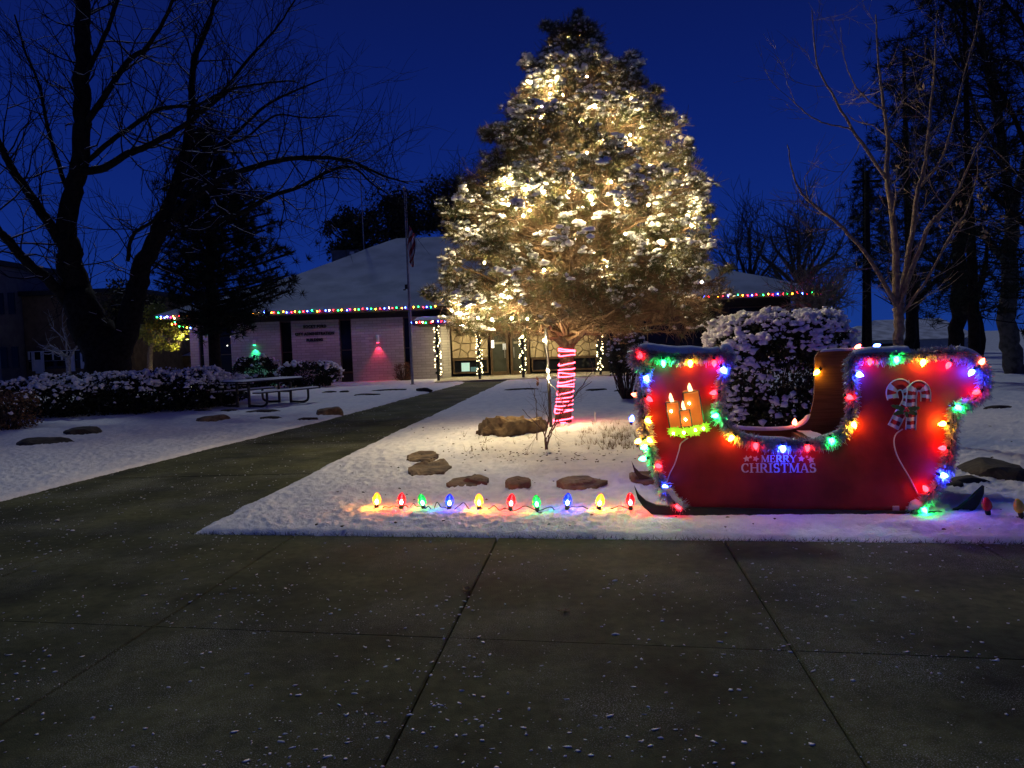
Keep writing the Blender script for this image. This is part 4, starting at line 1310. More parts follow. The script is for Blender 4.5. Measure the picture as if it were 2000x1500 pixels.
for body, off, fl, hot in CAND:
    b2 = lp(body, csign, off)[:, [0, 2]]
    candle = MB().prism(b2, -off, -off + 0.014).build('candle', ORANGE, cs)
    top = lp([body[0], body[1]], csign, off)
    c_ = top.mean(0); w_ = np.linalg.norm(top[1] - top[0]) / 2
    el = [(c_[0] + w_ * math.cos(t_), c_[2] + w_ * 0.26 * math.sin(t_)) for t_ in np.linspace(0, 2 * PI, 16, endpoint=False)]
    MB().prism(el, -off - 0.003, -off + 0.012).build('candle_top', ORANGE2, candle)
    f2 = lp(smooth_path(np.array(fl + [fl[0]], float), 3)[:-1], csign, off)[:, [0, 2]]
    MB().prism(f2, -off - 0.008, -off + 0.008).build('flame', FLAME, candle)
    fr = np.array([(x_, -off - 0.004, z_) for x_, z_ in np.vstack([b2, b2[:1]])])
    MB().tube(fr, 0.0065, 5).build('outline_wire', BLK, candle)
    h = SP(*csign(*hot), off + 0.030)
    MB().blobs([h], np.array([0.011]), np.random.RandomState(1), 1, 0).build('lamp', HOT, candle)
r = np.random.RandomState(9)
holly = MB()
for k, (x_, y_) in enumerate([(620, 1400), (680, 1410), (740, 1390), (800, 1370), (860, 1360), (920, 1340), (980, 1330), (1040, 1340), (1075, 1300), (770, 1430), (700, 1360), (880, 1410), (960, 1400), (620, 1360), (1090, 1350)]):
    c_ = SP(*csign(x_, y_), 0.05)
    poly = []
    a0 = r.rand() * 6
    for m_ in range(14):
        rr = (0.043 if m_ % 2 == 0 else 0.022) * r.uniform(.8, 1.2)
        poly.append((c_[0] + rr * math.cos(a0 + m_ * PI / 7), c_[2] + rr * 0.8 * math.sin(a0 + m_ * PI / 7)))
    MB().prism(poly, -0.05 - 0.0012 * k, -0.044 - 0.0012 * k).build('leaf', GREENG, cs)
for x_, y_ in ((650, 1410), (790, 1400), (945, 1365), (1050, 1345)):
    h = SP(*csign(x_, y_), 0.092)
    MB().blobs([h], np.array([0.010]), np.random.RandomState(1), 1, 0).build('lamp', HOT, cs)
cordp = [SP(*p, 0.012) for p in ((1344, 855), (1330, 866), (1326, 880), (1318, 905), (1308, 925), (1301, 945))]
tag(MB().tube(smooth_path(cordp, 5), 0.0055, 6).build('power_cord', WIRE_WHITE, loc=sleigh_loc), 'white cord hanging from the candle decoration down the sleigh panel', 'cord').rotation_euler.z = SRZ
cordp = [SP(*p, 0.012) for p in ((1763, 838), (1750, 848), (1746, 862), (1750, 884), (1760, 905), (1772, 925), (1783, 945), (1793, 965))]
tag(MB().tube(smooth_path(cordp, 5), 0.0055, 6).build('power_cord', WIRE_WHITE, loc=sleigh_loc), 'white cord hanging from the candy cane decoration down the sleigh panel', 'cord').rotation_euler.z = SRZ

# candy cane decoration (unlit)
CW = mat('cane_white', (0.84, 0.82, 0.82), 0.45, (0.76, 0.74, 0.75), 9)
CR = mat('cane_red', (0.50, 0.02, 0.025), 0.45, (0.42, 0.015, 0.02), 9)
CG = mat('cane_holly', (0.10, 0.24, 0.05), 0.5, (0.15, 0.28, 0.07), 18)
def ccan(x, y): return (1660 + x / 6.667, 640 + y / 6.667)
cc = thing('candy_cane_sign', 'unlit decoration of two crossed candy canes with holly hung on the sleigh', 'decoration', sleigh_loc, SRZ)
def cane(path, wpx, off, ends=None):
    p = resample(smooth_path(np.array([ccan(*q) for q in path], float), 8), 1.2)
    t_ = np.gradient(p, axis=0); t_ /= np.linalg.norm(t_, axis=1)[:, None]
    n_ = np.stack([-t_[:, 1], t_[:, 0]], 1)
    a_ = p + n_ * wpx / 2; b_ = p - n_ * wpx / 2
    root = MB()
    A3 = np.array([SP(x_, y_, off) for x_, y_ in a_]); B3 = np.array([SP(x_, y_, off) for x_, y_ in b_])
    A0 = A3.copy(); B0 = B3.copy(); A0[:, 1] += 0.014; B0[:, 1] += 0.014
    M3 = (A3 + B3) / 2; M3[:, 1] -= 0.010
    k = len(p)
    V = np.concatenate([A0, A3, M3, B3, B0])
    red, wh = [], []
    for i_ in range(k - 1):
        for s_ in range(4):
            qd = (s_ * k + i_, s_ * k + i_ + 1, (s_ + 1) * k + i_ + 1, (s_ + 1) * k + i_)
            # stripes run level across the shape
            yy_ = p[i_][1] + (s_ - 1.5) * 0.8
            (red if (int(math.floor((yy_ - 742) / 7.2)) % 2) else wh).append(qd)
    o = MB().add(V, wh, 0).add(V, red, 1).build('cane', [CW, CR], cc, smooth=False)
    for E in (A3, B3):
        E = E.copy(); E[:, 1] -= 0.002
        MB().tube(E, 0.0055, 5).build('edge', CW, o)
cane([(560, 930), (545, 830), (600, 755), (690, 745), (750, 820), (760, 930), (720, 1030), (640, 1150), (560, 1300)], 21, 0.022)
cane([(985, 960), (985, 850), (950, 775), (880, 755), (820, 810), (800, 920), (800, 1030), (800, 1150), (790, 1330)], 19, 0.034)
for k, (x0, y0_, x1, y1_, w_) in enumerate([(730, 1070, 535, 1010, 75), (730, 1080, 560, 1130, 75), (730, 1070, 915, 1040, 75), (735, 1080, 880, 1130, 70), (720, 1060, 740, 1170, 60)]):
    a_ = np.array(ccan(x0, y0_)); b_ = np.array(ccan(x1, y1_)); d_ = b_ - a_
    n_ = np.array([-d_[1], d_[0]]) / np.linalg.norm(d_) * w_ / 6.667 / 2
    pts = []
    for t_, s_ in ((0, 0), (.2, .55), (.35, .9), (.45, .6), (.6, .85), (.72, .5), (.85, .55), (1, 0)):
        pts.append(a_ + d_ * t_ + n_ * s_)
    for t_, s_ in ((.85, .55), (.72, .5), (.6, .85), (.45, .6), (.35, .9), (.2, .55)):
        pts.append(a_ + d_ * t_ - n_ * s_)
    poly = np.array([SP(x_, y_, 0.05) for x_, y_ in pts])[:, [0, 2]]
    MB().prism(poly, -0.052 - 0.002 * k, -0.046 - 0.002 * k).build('holly_leaf', CG, cc)
MB().blobs(np.array([SP(*ccan(x_, y_), 0.062) for x_, y_ in ((735, 1050), (755, 1080), (715, 1085))]), np.full(3, 0.011), np.random.RandomState(2), 2, 0).build('berries', CR, cc, smooth=True)
hk = [SP(*ccan(x_, y_), 0.016) for x_, y_ in ((790, 750), (775, 710), (765, 680))]
MB().tube(hk, 0.004, 5).build('hook', WIRE_WHITE, cc)

# ================================================================== PATHWAY BULBS
def shell_mat(c, unlit=False):
    m = bpy.data.materials.new('lamp_shell_' + NAME[c].split()[0] + ('_unlit' if unlit else ''))
    m.use_nodes = True
    nt = m.node_tree
    b = nt.nodes['Principled BSDF']
    col = {'R': (0.75, 0.02, 0.04), 'G': (0.02, 0.30, 0.12), 'B': (0.03, 0.10, 0.60), 'Y': (0.85, 0.55, 0.05)}[c]
    b.inputs['Base Color'].default_value = (*col, 1)
    b.inputs['Roughness'].default_value = 0.25
    b.inputs['Specular IOR Level'].default_value = 0.6
    if not unlit:
        tr = nt.nodes.new('ShaderNodeBsdfTransparent')
        tr.inputs[0].default_value = (*[min(1, q * 1.1 + 0.12) for q in col], 1)
        mx = nt.nodes.new('ShaderNodeMixShader'); mx.inputs[0].default_value = 0.42
        nt.links.new(tr.outputs[0], mx.inputs[1]); nt.links.new(b.outputs[0], mx.inputs[2])
        nt.links.new(mx.outputs[0], nt.nodes['Material Output'].inputs[0])
    return m
PW = [(735, 994, 'Y', 'amber pathway bulb at the left end of the row in the snow'), (783, 995, 'R', 'red pathway bulb between the end amber one and a green one'),
      (829, 996, 'G', 'green pathway bulb below the left corner rocks of the bed'), (877, 997, 'B', 'blue pathway bulb third from the left corner of the row, between green and amber'),
      (936, 996, 'Y', 'amber pathway bulb glowing on the snow between the blue and red ones'), (996, 998, 'R', 'red pathway bulb in the middle of the row below the small flat rock'),
      (1050, 999, 'G', 'green pathway bulb in the middle of the row between red and blue'), (1107, 997, 'B', 'blue pathway bulb below the longest flat rock'),
      (1168, 997, 'Y', 'amber pathway bulb nearest the sleigh'), (1232, 997, 'R', 'red lit pathway bulb at the curled runner tip of the sleigh'),
      (1931, 1007, 'R', 'unlit red pathway bulb right of the sleigh'), (1997, 1012, 'Y', 'unlit yellow pathway bulb cut by the right edge')]
SHM, INM = {}, {}
tops = []
H_ = 0.108; RAD = 0.039
for k, (px_, py_, c, lab) in enumerate(PW):
    unlit = 'unlit' in lab
    p = G(px_, py_, 0.05)
    o = thing('pathway_bulb', lab, 'pathway light', (p[0], p[1], 0.035), 0, 'pathway bulbs staked in the snow')
    r = np.random.RandomState(k)
    o.rotation_euler = (r.uniform(-.15, .15), r.uniform(-.2, .2), 0)
    stk = MB().lathe([(0.004, -0.10), (0.009, -0.02), (0.010, 0.02), (0.019, 0.022), (0.021, 0.058), (0.016, 0.062)], 10)
    stk.box((0, 0, 0.0), (0.075, 0.012, 0.006))
    stk.build('stake', SOCK, o)
    key = (c, unlit)
    if key not in SHM:
        prof = [(0.018, 0.060), (0.030, 0.070), (0.039, 0.092), (0.037, 0.118), (0.027, 0.146), (0.014, 0.164), (0.002, 0.172)]
        SHM[key] = MB().lathe(prof, 12).mesh('lamp_shell', shell_mat(c, unlit), True)
    inst('shell', SHM[key], o)
    if not unlit:
        if c not in INM:
            INM[c] = MB().lathe([(0.004, 0.062), (0.013, 0.070), (0.016, 0.084), (0.011, 0.098), (0.003, 0.106)], 8).mesh('filament', glow('path_' + NAME[c].replace(' ', '_'), tuple(q * 0.75 + 0.12 for q in HUE[c]), {'Y': 900, 'R': 1000, 'G': 600, 'B': 800}[c]), True)
        inst('filament', INM[c], o)
    tops.append((p[0], p[1], 0.055))
r = np.random.RandomState(6)
pts = []
for a_, b_ in zip(tops[:9], tops[1:10]):
    a_, b_ = np.array(a_), np.array(b_)
    for t_ in np.linspace(0, 1, 6, endpoint=False):
        q = a_ * (1 - t_) + b_ * t_
        s_ = math.sin(PI * t_)
        q[1] += 0.05 * s_ * r.uniform(-.6, 1); q[2] += s_ * r.uniform(-.035, 0.06)
        pts.append(q)
pts.append(np.array(tops[9]))
tag(MB().tube(smooth_path(np.array(pts) + np.array([0, 0.02, 0]), 4), 0.0042, 5).build('extension_cord', CABLE), 'dark cord looping over the snow between the pathway bulbs', 'cord')
tag(MB().tube(smooth_path(np.array([tops[10], (np.array(tops[10]) + np.array(tops[11])) / 2 + [0, .04, -.02], tops[11]]) + np.array([0, 0.02, 0]), 6), 0.0042, 5).build('extension_cord', CABLE), 'dark cord between the two unlit pathway bulbs right of the sleigh', 'cord')

# ================================================================== LIT CONIFER
TB = G(1100, 829, 0.10)
TD = float(TB[1])
tree = thing('conifer_tree', 'tall snow covered conifer full of warm white lights with a striped trunk', 'tree', (TB[0], TB[1], 0.0))
TX, TY = TB[0], TB[1]
def c4(x, y): return (820 + x / 2.1436, y / 2.1436)
SIL = [(40, 650, 680), (70, 625, 698), (100, 600, 720), (150, 545, 748), (200, 525, 775), (250, 480, 770), (290, 460, 765), (350, 432, 930), (400, 425, 965), (450, 385, 985), (500, 345, 1005),
       (550, 300, 1035), (590, 275, 1085), (620, 285, 1120), (700, 300, 1130), (760, 205, 1180), (800, 180, 1190), (850, 110, 1205), (900, 95, 1205), (960, 115, 1220), (1050, 95, 1245), (1130, 95, 1270),
       (1180, 60, 1270), (1230, 40, 1265), (1300, 48, 1255), (1380, 75, 1225), (1440, 120, 1150)]
sz_, sl_, sr_, sc_ = [], [], [], []
for y, a, b in SIL:
    pl, pr = AT(*c4(a, y), TD), AT(*c4(b, y), TD)
    sz_.append((pl[2] + pr[2]) / 2); sl_.append(pl[0]); sr_.append(pr[0])
sz_, sl_, sr_ = map(lambda q: np.array(q)[::-1], (sz_, sl_, sr_))
top = AT(*c4(664, 36), TD)
def axis_x(z): 
    t_ = np.clip(z / top[2], 0, 1)
    return TX + (top[0] - TX) * t_ ** 1.0
rnd = np.random.RandomState(77)
tw0, tw1, twr = [], [], []
tuft_p, tuft_a, tuft_s = [], [], []
bough_lines = []
def reach(z, az):
    L = np.interp(z, sz_, sl_); R = np.interp(z, sz_, sr_)
    ax = axis_x(z)
    rx = (R - ax) if math.cos(az) >= 0 else (ax - L)
    ry = (R - L) / 2
    return max(0.06, math.hypot(math.cos(az) * max(rx, 0.1), math.sin(az) * max(ry, 0.1)) - 0.11)
nb = 450
zs = 1.72 + (top[2] - 2.10) * (np.arange(nb) / nb) ** 0.92
golden = 2.39996
for k, z in enumerate(zs):
    az = k * golden + rnd.uniform(-.35, .35)
    zt = z
    Rr = reach(z, az) * (rnd.uniform(0.62, 0.85) if rnd.rand() < .22 else rnd.uniform(0.86, 1.07))
    low = z < 2.45
    lean = rnd.uniform(-0.06, 0.10)
    st = np.array([axis_x(max(z - 0.25 - 0.22 * Rr, 0.9)), TY, max(z - 0.25 - 0.22 * Rr, 1.66)])
    end = np.array([axis_x(z) + math.cos(az) * Rr, TY + math.sin(az) * Rr, z + rnd.uniform(-.05, .1)])
    mid_ = st * 0.45 + end * 0.55 + np.array([0, 0, 0.08 + lean * Rr])
    L = smooth_path(np.array([st, mid_, end]), 5)
    bough_lines.append((L, 0.012 + 0.013 * Rr))
    n_sub = int(4 + 8 * Rr)
    for s_ in range(n_sub):
        f = rnd.uniform(0.10, 1.0) ** 0.75
        i_ = min(int(f * (len(L) - 1)), len(L) - 2)
        fr = f * (len(L) - 1) - i_
        p = L[i_] * (1 - fr) + L[i_ + 1] * fr
        side = np.array([-math.sin(az), math.cos(az), 0]) * (1 if rnd.rand() < .5 else -1)
        out = np.array([math.cos(az), math.sin(az), 0])
        ln = (0.18 + 0.34 * min(Rr, 2.2) * (1.15 - f) * rnd.uniform(0.5, 1.0)) * rnd.uniform(.6, 1.1)
        d_ = side * rnd.uniform(.3, 1) + out * rnd.uniform(.2, .9) + np.array([0, 0, rnd.uniform(-.25, .45)])
        d_ /= np.linalg.norm(d_)
        q = p + d_ * ln
        mid = (p + q) / 2 + rnd.randn(3) * 0.03
        tw0 += [p, mid]; tw1 += [mid, q]; twr += [0.0075, 0.0055]
        nn = max(2, int(ln / 0.075))
        bare = low and (math.cos(az) > -0.35) and rnd.rand() < 0.66
        if f > 0.42 or rnd.rand() < 0.22:
            for m_ in range(nn):
                if m_ / nn < 0.25 and ln > .2: continue
                if bare: break
                if f < .6 and rnd.rand() < .35: continue
                pp = mid + (q - mid) * (m_ / max(1, nn - 1)) + rnd.randn(3) * 0.028
                tuft_p.append(pp); tuft_a.append(d_ * 0.6 + np.array([0, 0, 0.35])); tuft_s.append(f)
        # fine side twigs
        for m_ in range(5 if not low else 9):
            b0 = p + (q - p) * rnd.rand()
            d2 = d_ * 0.5 + rnd.randn(3) * 0.7; d2 /= np.linalg.norm(d2)
            tw0.append(b0); tw1.append(b0 + d2 * rnd.uniform(.08, .30)); twr.append(0.0046)
    for m_ in range(4):
        tuft = L[-1] + rnd.randn(3) * 0.05 - (L[-1] - L[-3]) * rnd.rand() * 0.6
        if not (low and math.cos(az) > -.35 and rnd.rand() < .8):
            tuft_p.append(tuft); tuft_a.append((L[-1] - L[-3]) + np.array([0, 0, .3])); tuft_s.append(1.0)
# second leader on the right and a few long shoots that break the outline
def shoot(cx_, y0_, y1_, rad, n, dx=0.0):
    a, b = AT(*c4(cx_, y0_), TD), AT(*c4(cx_ + dx, y1_), TD)
    bough_lines.append((np.array([a, (a + b) / 2, b]), 0.03))
    for k in range(n):
        t_ = rnd.rand()
        p = a * (1 - t_) + b * t_
        an = rnd.rand() * 6.28
        rr = rad * (1 - 0.75 * t_) * math.sqrt(rnd.rand())
        q = p + np.array([rr * math.cos(an), rr * math.sin(an), 0.3 * rr])
        tw0.append(p); tw1.append(q); twr.append(0.005)
        tuft_p.append(q); tuft_a.append((q - p) + np.array([0, 0, .25])); tuft_s.append(1.0)
shoot(868, 420, 215, 0.38, 150, 30)
shoot(662, 140, 48, 0.15, 45, 2)
for cx_, y0_, y1_, dx in ((300, 600, 545, -40), (120, 920, 835, -40), (150, 910, 870, 10), (60, 1260, 1225, -45), (1180, 800, 772, 30), (1130, 650, 592, -10), (1040, 520, 470, 8), (1190, 900, 870, 30),
                          (390, 470, 425, 10), (460, 300, 240, -15), (540, 130, 95, -6), (980, 400, 375, 5), (1200, 990, 955, 30), (1260, 1150, 1120, 40)):
    shoot(cx_, y0_, y1_, 0.16, 22, dx)
tb = MB()
for L, r0 in bough_lines:
    n_ = len(L)
    L = L + rnd.randn(n_, 3) * 0.04 * (np.arange(n_) > 0)[:, None]
    tb.tube(L, np.linspace(r0, 0.006, n_), 5, cap=False)
tb.cones(tw0, tw1, np.array(twr), np.array(twr) * 0.6, 3)
tb.build('branches', TWIG_TAN, tree, loc=(-TX, -TY, 0), smooth=True, kind='stuff')
# trunk
tp = [(1098, 836), (1100, 815), (1103, 780), (1106, 740), (1107, 700), (1107, 665), (1108, 645)]
tpts = [AT(x_, y_, TY) for x_, y_ in tp]
tpts[0][2] = -0.05
for z in (2.4, 3.5, 4.8, 6.2, top[2] - 0.15):
    tpts.append(np.array([axis_x(z), TY, z]))
trr = [0.185, 0.150, 0.134, 0.128, 0.126, 0.132, 0.15, 0.12, 0.10, 0.075, 0.045, 0.012]
tpts = np.array(tpts)
sp = smooth_path(np.column_stack([tpts, trr]), 4)
tm = MB().tube(sp[:, :3], sp[:, 3], 14)
for dx, dz, dy in ((-0.55, 0.75, -.2), (0.7, 0.6, .1), (0.35, 0.9, -.4), (-0.35, 0.95, .3), (0.95, 0.5, -.3), (-.9, .55, .1)):
    s_ = tpts[5] + np.array([0, 0, -0.12])
    tm.tube(smooth_path(np.array([s_, s_ + np.array([dx * .35, dy * .4, .28]), s_ + np.array([dx, dy, dz])]), 4), np.linspace(0.085, 0.03, 9), 7, cap=False)
tm.build('trunk', BARK, tree, smooth=True, loc=(-TX, -TY, 0))
tuft_p = np.array(tuft_p); tuft_a = np.array(tuft_a); tuft_s = np.array(tuft_s)
_h = fbm(tuft_p[:, 0] * 2.0 + tuft_p[:, 1] * 1.3 + 31, tuft_p[:, 2] * 2.9 - tuft_p[:, 1] * 1.1, 3)
_k = rnd.rand(len(tuft_p)) < 0.22 + 0.95 * sstep(0.34, 0.48, _h)
tuft_p, tuft_a, tuft_s = tuft_p[_k], tuft_a[_k], tuft_s[_k]
print('tufts', len(tuft_p))
FROST = mat('frosted_needles', (0.55, 0.55, 0.52), 0.8, (0.38, 0.38, 0.33), 5.0, spec=0.2)
cn = MB()
cn.needles(tuft_p, tuft_a, rnd, 28, 0.115, 0.0115, 0.75)
_fr = rnd.rand(len(tuft_p)) < 0.55
cn.needles(tuft_p[_fr] + np.array([0, 0, .012]), tuft_a[_fr] + np.array([0, 0, .5]), rnd, 9, 0.095, 0.0125, 0.8, mi=1)
cn.build('crown', [NEEDLE, FROST], tree, loc=(-TX, -TY, 0), kind='stuff')
# snow: on tufts that have open sky above (outer ones)
vs_ = np.array(tuft_s)
dist_ax = np.hypot(tuft_p[:, 0] - axis_x(tuft_p[:, 2]), tuft_p[:, 1] - TY)
rz_ = np.array([reach(z, math.atan2(y - TY, x - axis_x(z))) for x, y, z in tuft_p])
outer = dist_ax / np.maximum(rz_, 0.1)
pr = sstep(0.58, 0.92, outer) * 0.95
pr *= np.where(tuft_p[:, 2] < 2.0, 0.45, 1.0)
clus = fbm(tuft_p[:, 0] * 2.3 + tuft_p[:, 1] * 1.7, tuft_p[:, 2] * 2.6 + tuft_p[:, 1], 3)
pr *= 0.35 + 1.2 * sstep(0.38, 0.55, clus)
k = rnd.rand(len(tuft_p)) < pr
sp_ = tuft_p[k] + np.array([0, 0, 0.035])
n_ = len(sp_)
print('snow blobs', n_)
szs = rnd.uniform(0.026, 0.060, n_) * (0.8 + 0.6 * sstep(.42, .6, clus[k]))
sn = MB().blobs(sp_, np.stack([szs * rnd.uniform(.9, 1.5, n_), szs * rnd.uniform(.8, 1.1, n_), szs * rnd.uniform(.6, .85, n_)], 1), rnd, 1, 0.15, flat=0.6)
kk = rnd.rand(n_) < 1.0
s2 = sp_[kk] + np.column_stack([rnd.randn(kk.sum(), 2) * 0.05, rnd.uniform(-.03, .02, kk.sum())])
sz2 = szs[kk] * rnd.uniform(.5, .95, kk.sum())
sn.blobs(s2, np.stack([sz2, sz2, sz2 * .75], 1), rnd, 1, 0.15, flat=0.6)
sn.build('snow', SNOW_CLUMP, tree, smooth=True, loc=(-TX, -TY, 0), kind='stuff')

# warm bulbs: seen ones measured on the photograph, others deep in the crown
LB = [(465, 345, 1.5), (562, 338, .8), (545, 390, 1), (513, 447, 1.4), (470, 478, 1.4), (505, 495, 1.9), (540, 470, 1), (668, 510, 1.3), (731, 448, 1.1), (765, 583, 1.1), (878, 603, 2.0), (880, 565, 1),
      (370, 765, 1.5), (345, 790, 1), (440, 793, 1.3), (520, 808, 1), (623, 803, 1.1), (717, 835, 1.3), (722, 855, .8), (370, 857, 1.1), (460, 880, .9), (434, 903, 1.1), (828, 853, 1.2), (957, 858, 1.2),
      (1003, 1018, 1.2), (1138, 945, 1.1), (783, 1118, .9), (343, 1235, 1), (165, 1310, 1.3), (195, 1295, .8), (133, 1300, .9), (244, 1332, 1.2), (302, 1337, 1.1), (385, 1332, 1.9), (450, 1335, .9),
      (430, 1410, .8), (1000, 640, 1.1), (1100, 700, 1.2), (1040, 770, 1), (1150, 850, 1.2), (1120, 900, 1), (960, 690, 1.1), (600, 400, 1), (700, 640, .9), (560, 720, .9), (640, 730, .8), (800, 760, .9), (900, 740, .9), (560, 1010, .8), (650, 1000, .8), (520, 1130, .7),
      (860, 980, .8), (1060, 1120, .8), (270, 1100, .8), (200, 960, .8), (1180, 1180, .7), (620, 260, 1), (700, 320, .8), (570, 240, .8), (880, 420, .9), (960, 480, .9), (800, 480, .8), (640, 205, .7), (690, 235, .7), (610, 170, .6)]
NVIS = 36
WM = MB().blobs([(0, 0, 0)], np.array([0.019]), np.random.RandomState(1), 1, 0).mesh('warm_bulb', glow('warm_lamp', (1.0, 0.76, 0.40), 3300), True)
wl2 = thing('light_string', 'warm white bulbs strung through the snowy conifer', 'string lights', (TX, TY, 0))
wp = []
for i_, (x_, y_, s_) in enumerate(LB):
    p0 = AT(*c4(x_, y_), TD)
    z = p0[2]
    # depth: on the near face of the crown
    ry = (np.interp(z, sz_, sr_) - np.interp(z, sz_, sl_)) / 2
    rx = max(abs(p0[0] - axis_x(z)), 0.01)
    side_r = max((np.interp(z, sz_, sr_) - axis_x(z)) if p0[0] > axis_x(z) else (axis_x(z) - np.interp(z, sz_, sl_)), .2)
    dep = ry * math.sqrt(max(0.05, 1 - (rx / side_r) ** 2)) * (0.88 if i_ < NVIS else 0.55)
    p = AT(*c4(x_, y_), TY - dep)
    wp.append(p)
    inst('bulb', WM, wl2, p - np.array([TX, TY, 0]), sc=0.72 * s_ ** 0.5 if i_ < NVIS else 0.8)
# bulbs hanging to the ground by the post
for x_, y_, s_, Y_ in ((1063, 665, 1.9, TY - .75), (1070, 724, 2.0, TY - .75), (1071, 737, 1.0, TY - .75)):
    p = AT(x_, y_, TY - .75)
    wp.append(p)
    inst('bulb', WM, wl2, p - np.array([TX, TY, 0]), sc=0.8 * s_ ** 0.5)
order = sorted(range(len(wp)), key=lambda i_: -wp[i_][2])
wpts = np.array([wp[i_] for i_ in order]) - np.array([TX, TY, 0])
wires = MB()
for a_, b_ in zip(wpts[:-1], wpts[1:]):
    if np.linalg.norm(a_ - b_) < 1.6:
        wires.tube([a_, (a_ + b_) / 2 - np.array([0, 0, 0.06]), b_], 0.004, 4)
wires.build('wire', CABLE, wl2)
# thin metal post with the extension lead beside the trunk
po = thing('electrical_post', 'thin grey metal post carrying two bright bulbs left of the striped trunk', 'post', (AT(1072, 760, TY - 0.7)[0], TY - 0.7, 0))
pa, pb_ = AT(1066, 640, TY - 0.7), AT(1076, 820, TY - 0.7)
MB().tube([(pb_[0] - po.location.x, 0, 0.02), (pa[0] - po.location.x, 0, pa[2])], 0.026, 8).build('pole', STEEL_DARK, po)
w1 = AT(1069, 742, TY - .75); w2 = AT(1078, 754, TY - .75); w3 = AT(1100, 790, TY - .25)
tag(MB().tube(smooth_path(np.array([AT(1064, 668, TY - .77), AT(1070, 700, TY - .79), AT(1070, 736, TY - .79), w1, w2, AT(1088, 765, TY - .65), w3]), 4), 0.010, 6).build('power_cord', WIRE_WHITE), 'pale extension cord running from the grey post to the striped trunk', 'cord')

# rope light wound round the trunk
ROPE = glow('rope_light', (1.0, 0.055, 0.10), 14)
def trunk_at(z):
    i_ = np.argsort(sp[:, 2])
    return np.array([np.interp(z, sp[i_, 2], sp[i_, 0]), TY]), float(np.interp(z, sp[i_, 2], sp[i_, 3]))
turns = [(683, -4), (686, -2), (694, 2), (711, 5), (721, 2), (729, -3), (735, 2), (745, 5), (751, 2), (754, -2), (767, 6), (776, 4), (783, 2), (791, 3), (799, -3), (803, 5), (818, 5), (824, 10)]
pts = []
for k in range(len(turns) - 1):
    za = AT(1105, turns[k][0], TY)[2]; zb = AT(1105, turns[k + 1][0], TY)[2]
    tl = turns[k][1] * 0.006
    for a_ in np.linspace(0, 2 * PI, 24, endpoint=False):
        f = a_ / (2 * PI)
        # front half stays near level, the back half climbs down to the next turn
        g_ = sstep(0.5, 1.0, f)
        z = za * (1 - g_) + zb * g_
        c_, rr = trunk_at(z)
        ang = PI + a_
        pts.append((c_[0] + (rr + 0.016) * math.cos(ang), c_[1] + (rr + 0.016) * math.sin(ang), z + tl * math.cos(ang) * 0.8 + 0.003 * math.sin(3 * a_ + k)))
zb = AT(1105, 826, TY)[2]
pts += [(TX + 0.02, TY - 0.24, zb + 0.03), (TX + 0.09, TY - 0.26, zb - 0.02), (TX + .2, TY - .2, 0.12)]
MBr = MB().tube(smooth_path(np.array(pts), 2), 0.0105, 8)
MBr.build('rope_light', ROPE, label='white and red rope light wound in stripes round the conifer trunk', cat='rope light')

# ================================================================== BARE AND BACKGROUND TREES
def grow(segs, p, d, ln, r, lev, rnd, up=0.12, jag=0.22, split=(2, 3), minr=0.004):
    n_ = 3 if lev > 0 else 2
    q = p
    dirs = []
    for s_ in range(n_):
        d = d + rnd.randn(3) * jag * 0.55 + np.array([0, 0, up * 0.4])
        d = d / np.linalg.norm(d)
        q2 = q + d * ln / n_
        r2 = r * (1 - 0.40 * (s_ + 1) / n_)
        segs.append((q, q2, r * (1 - 0.40 * s_ / n_), r2))
        dirs.append((q2, d, r2))
        q = q2
    if lev <= 0: return
    for q_, d_, r_ in dirs[:-1]:
        if rnd.rand() < 0.75:
            e = d_ + rnd.randn(3) * 0.62; e /= np.linalg.norm(e)
            grow(segs, q_, e, ln * rnd.uniform(.5, .75), max(r_ * 0.5, minr), lev - 1, rnd, up, jag, split, minr)
    for k in range(rnd.randint(split[0], split[1] + 1)):
        e = d + rnd.randn(3) * 0.42; e /= np.linalg.norm(e)
        grow(segs, q, e, ln * rnd.uniform(.62, .86), max(r * 0.58, minr), lev - 1, rnd, up, jag, split, minr)

def limb_pts(px, D, dz=None):
    dz = dz or [0] * len(px)
    return np.array([AT(x_, y_, D + z_) for (x_, y_), z_ in zip(px, dz)])

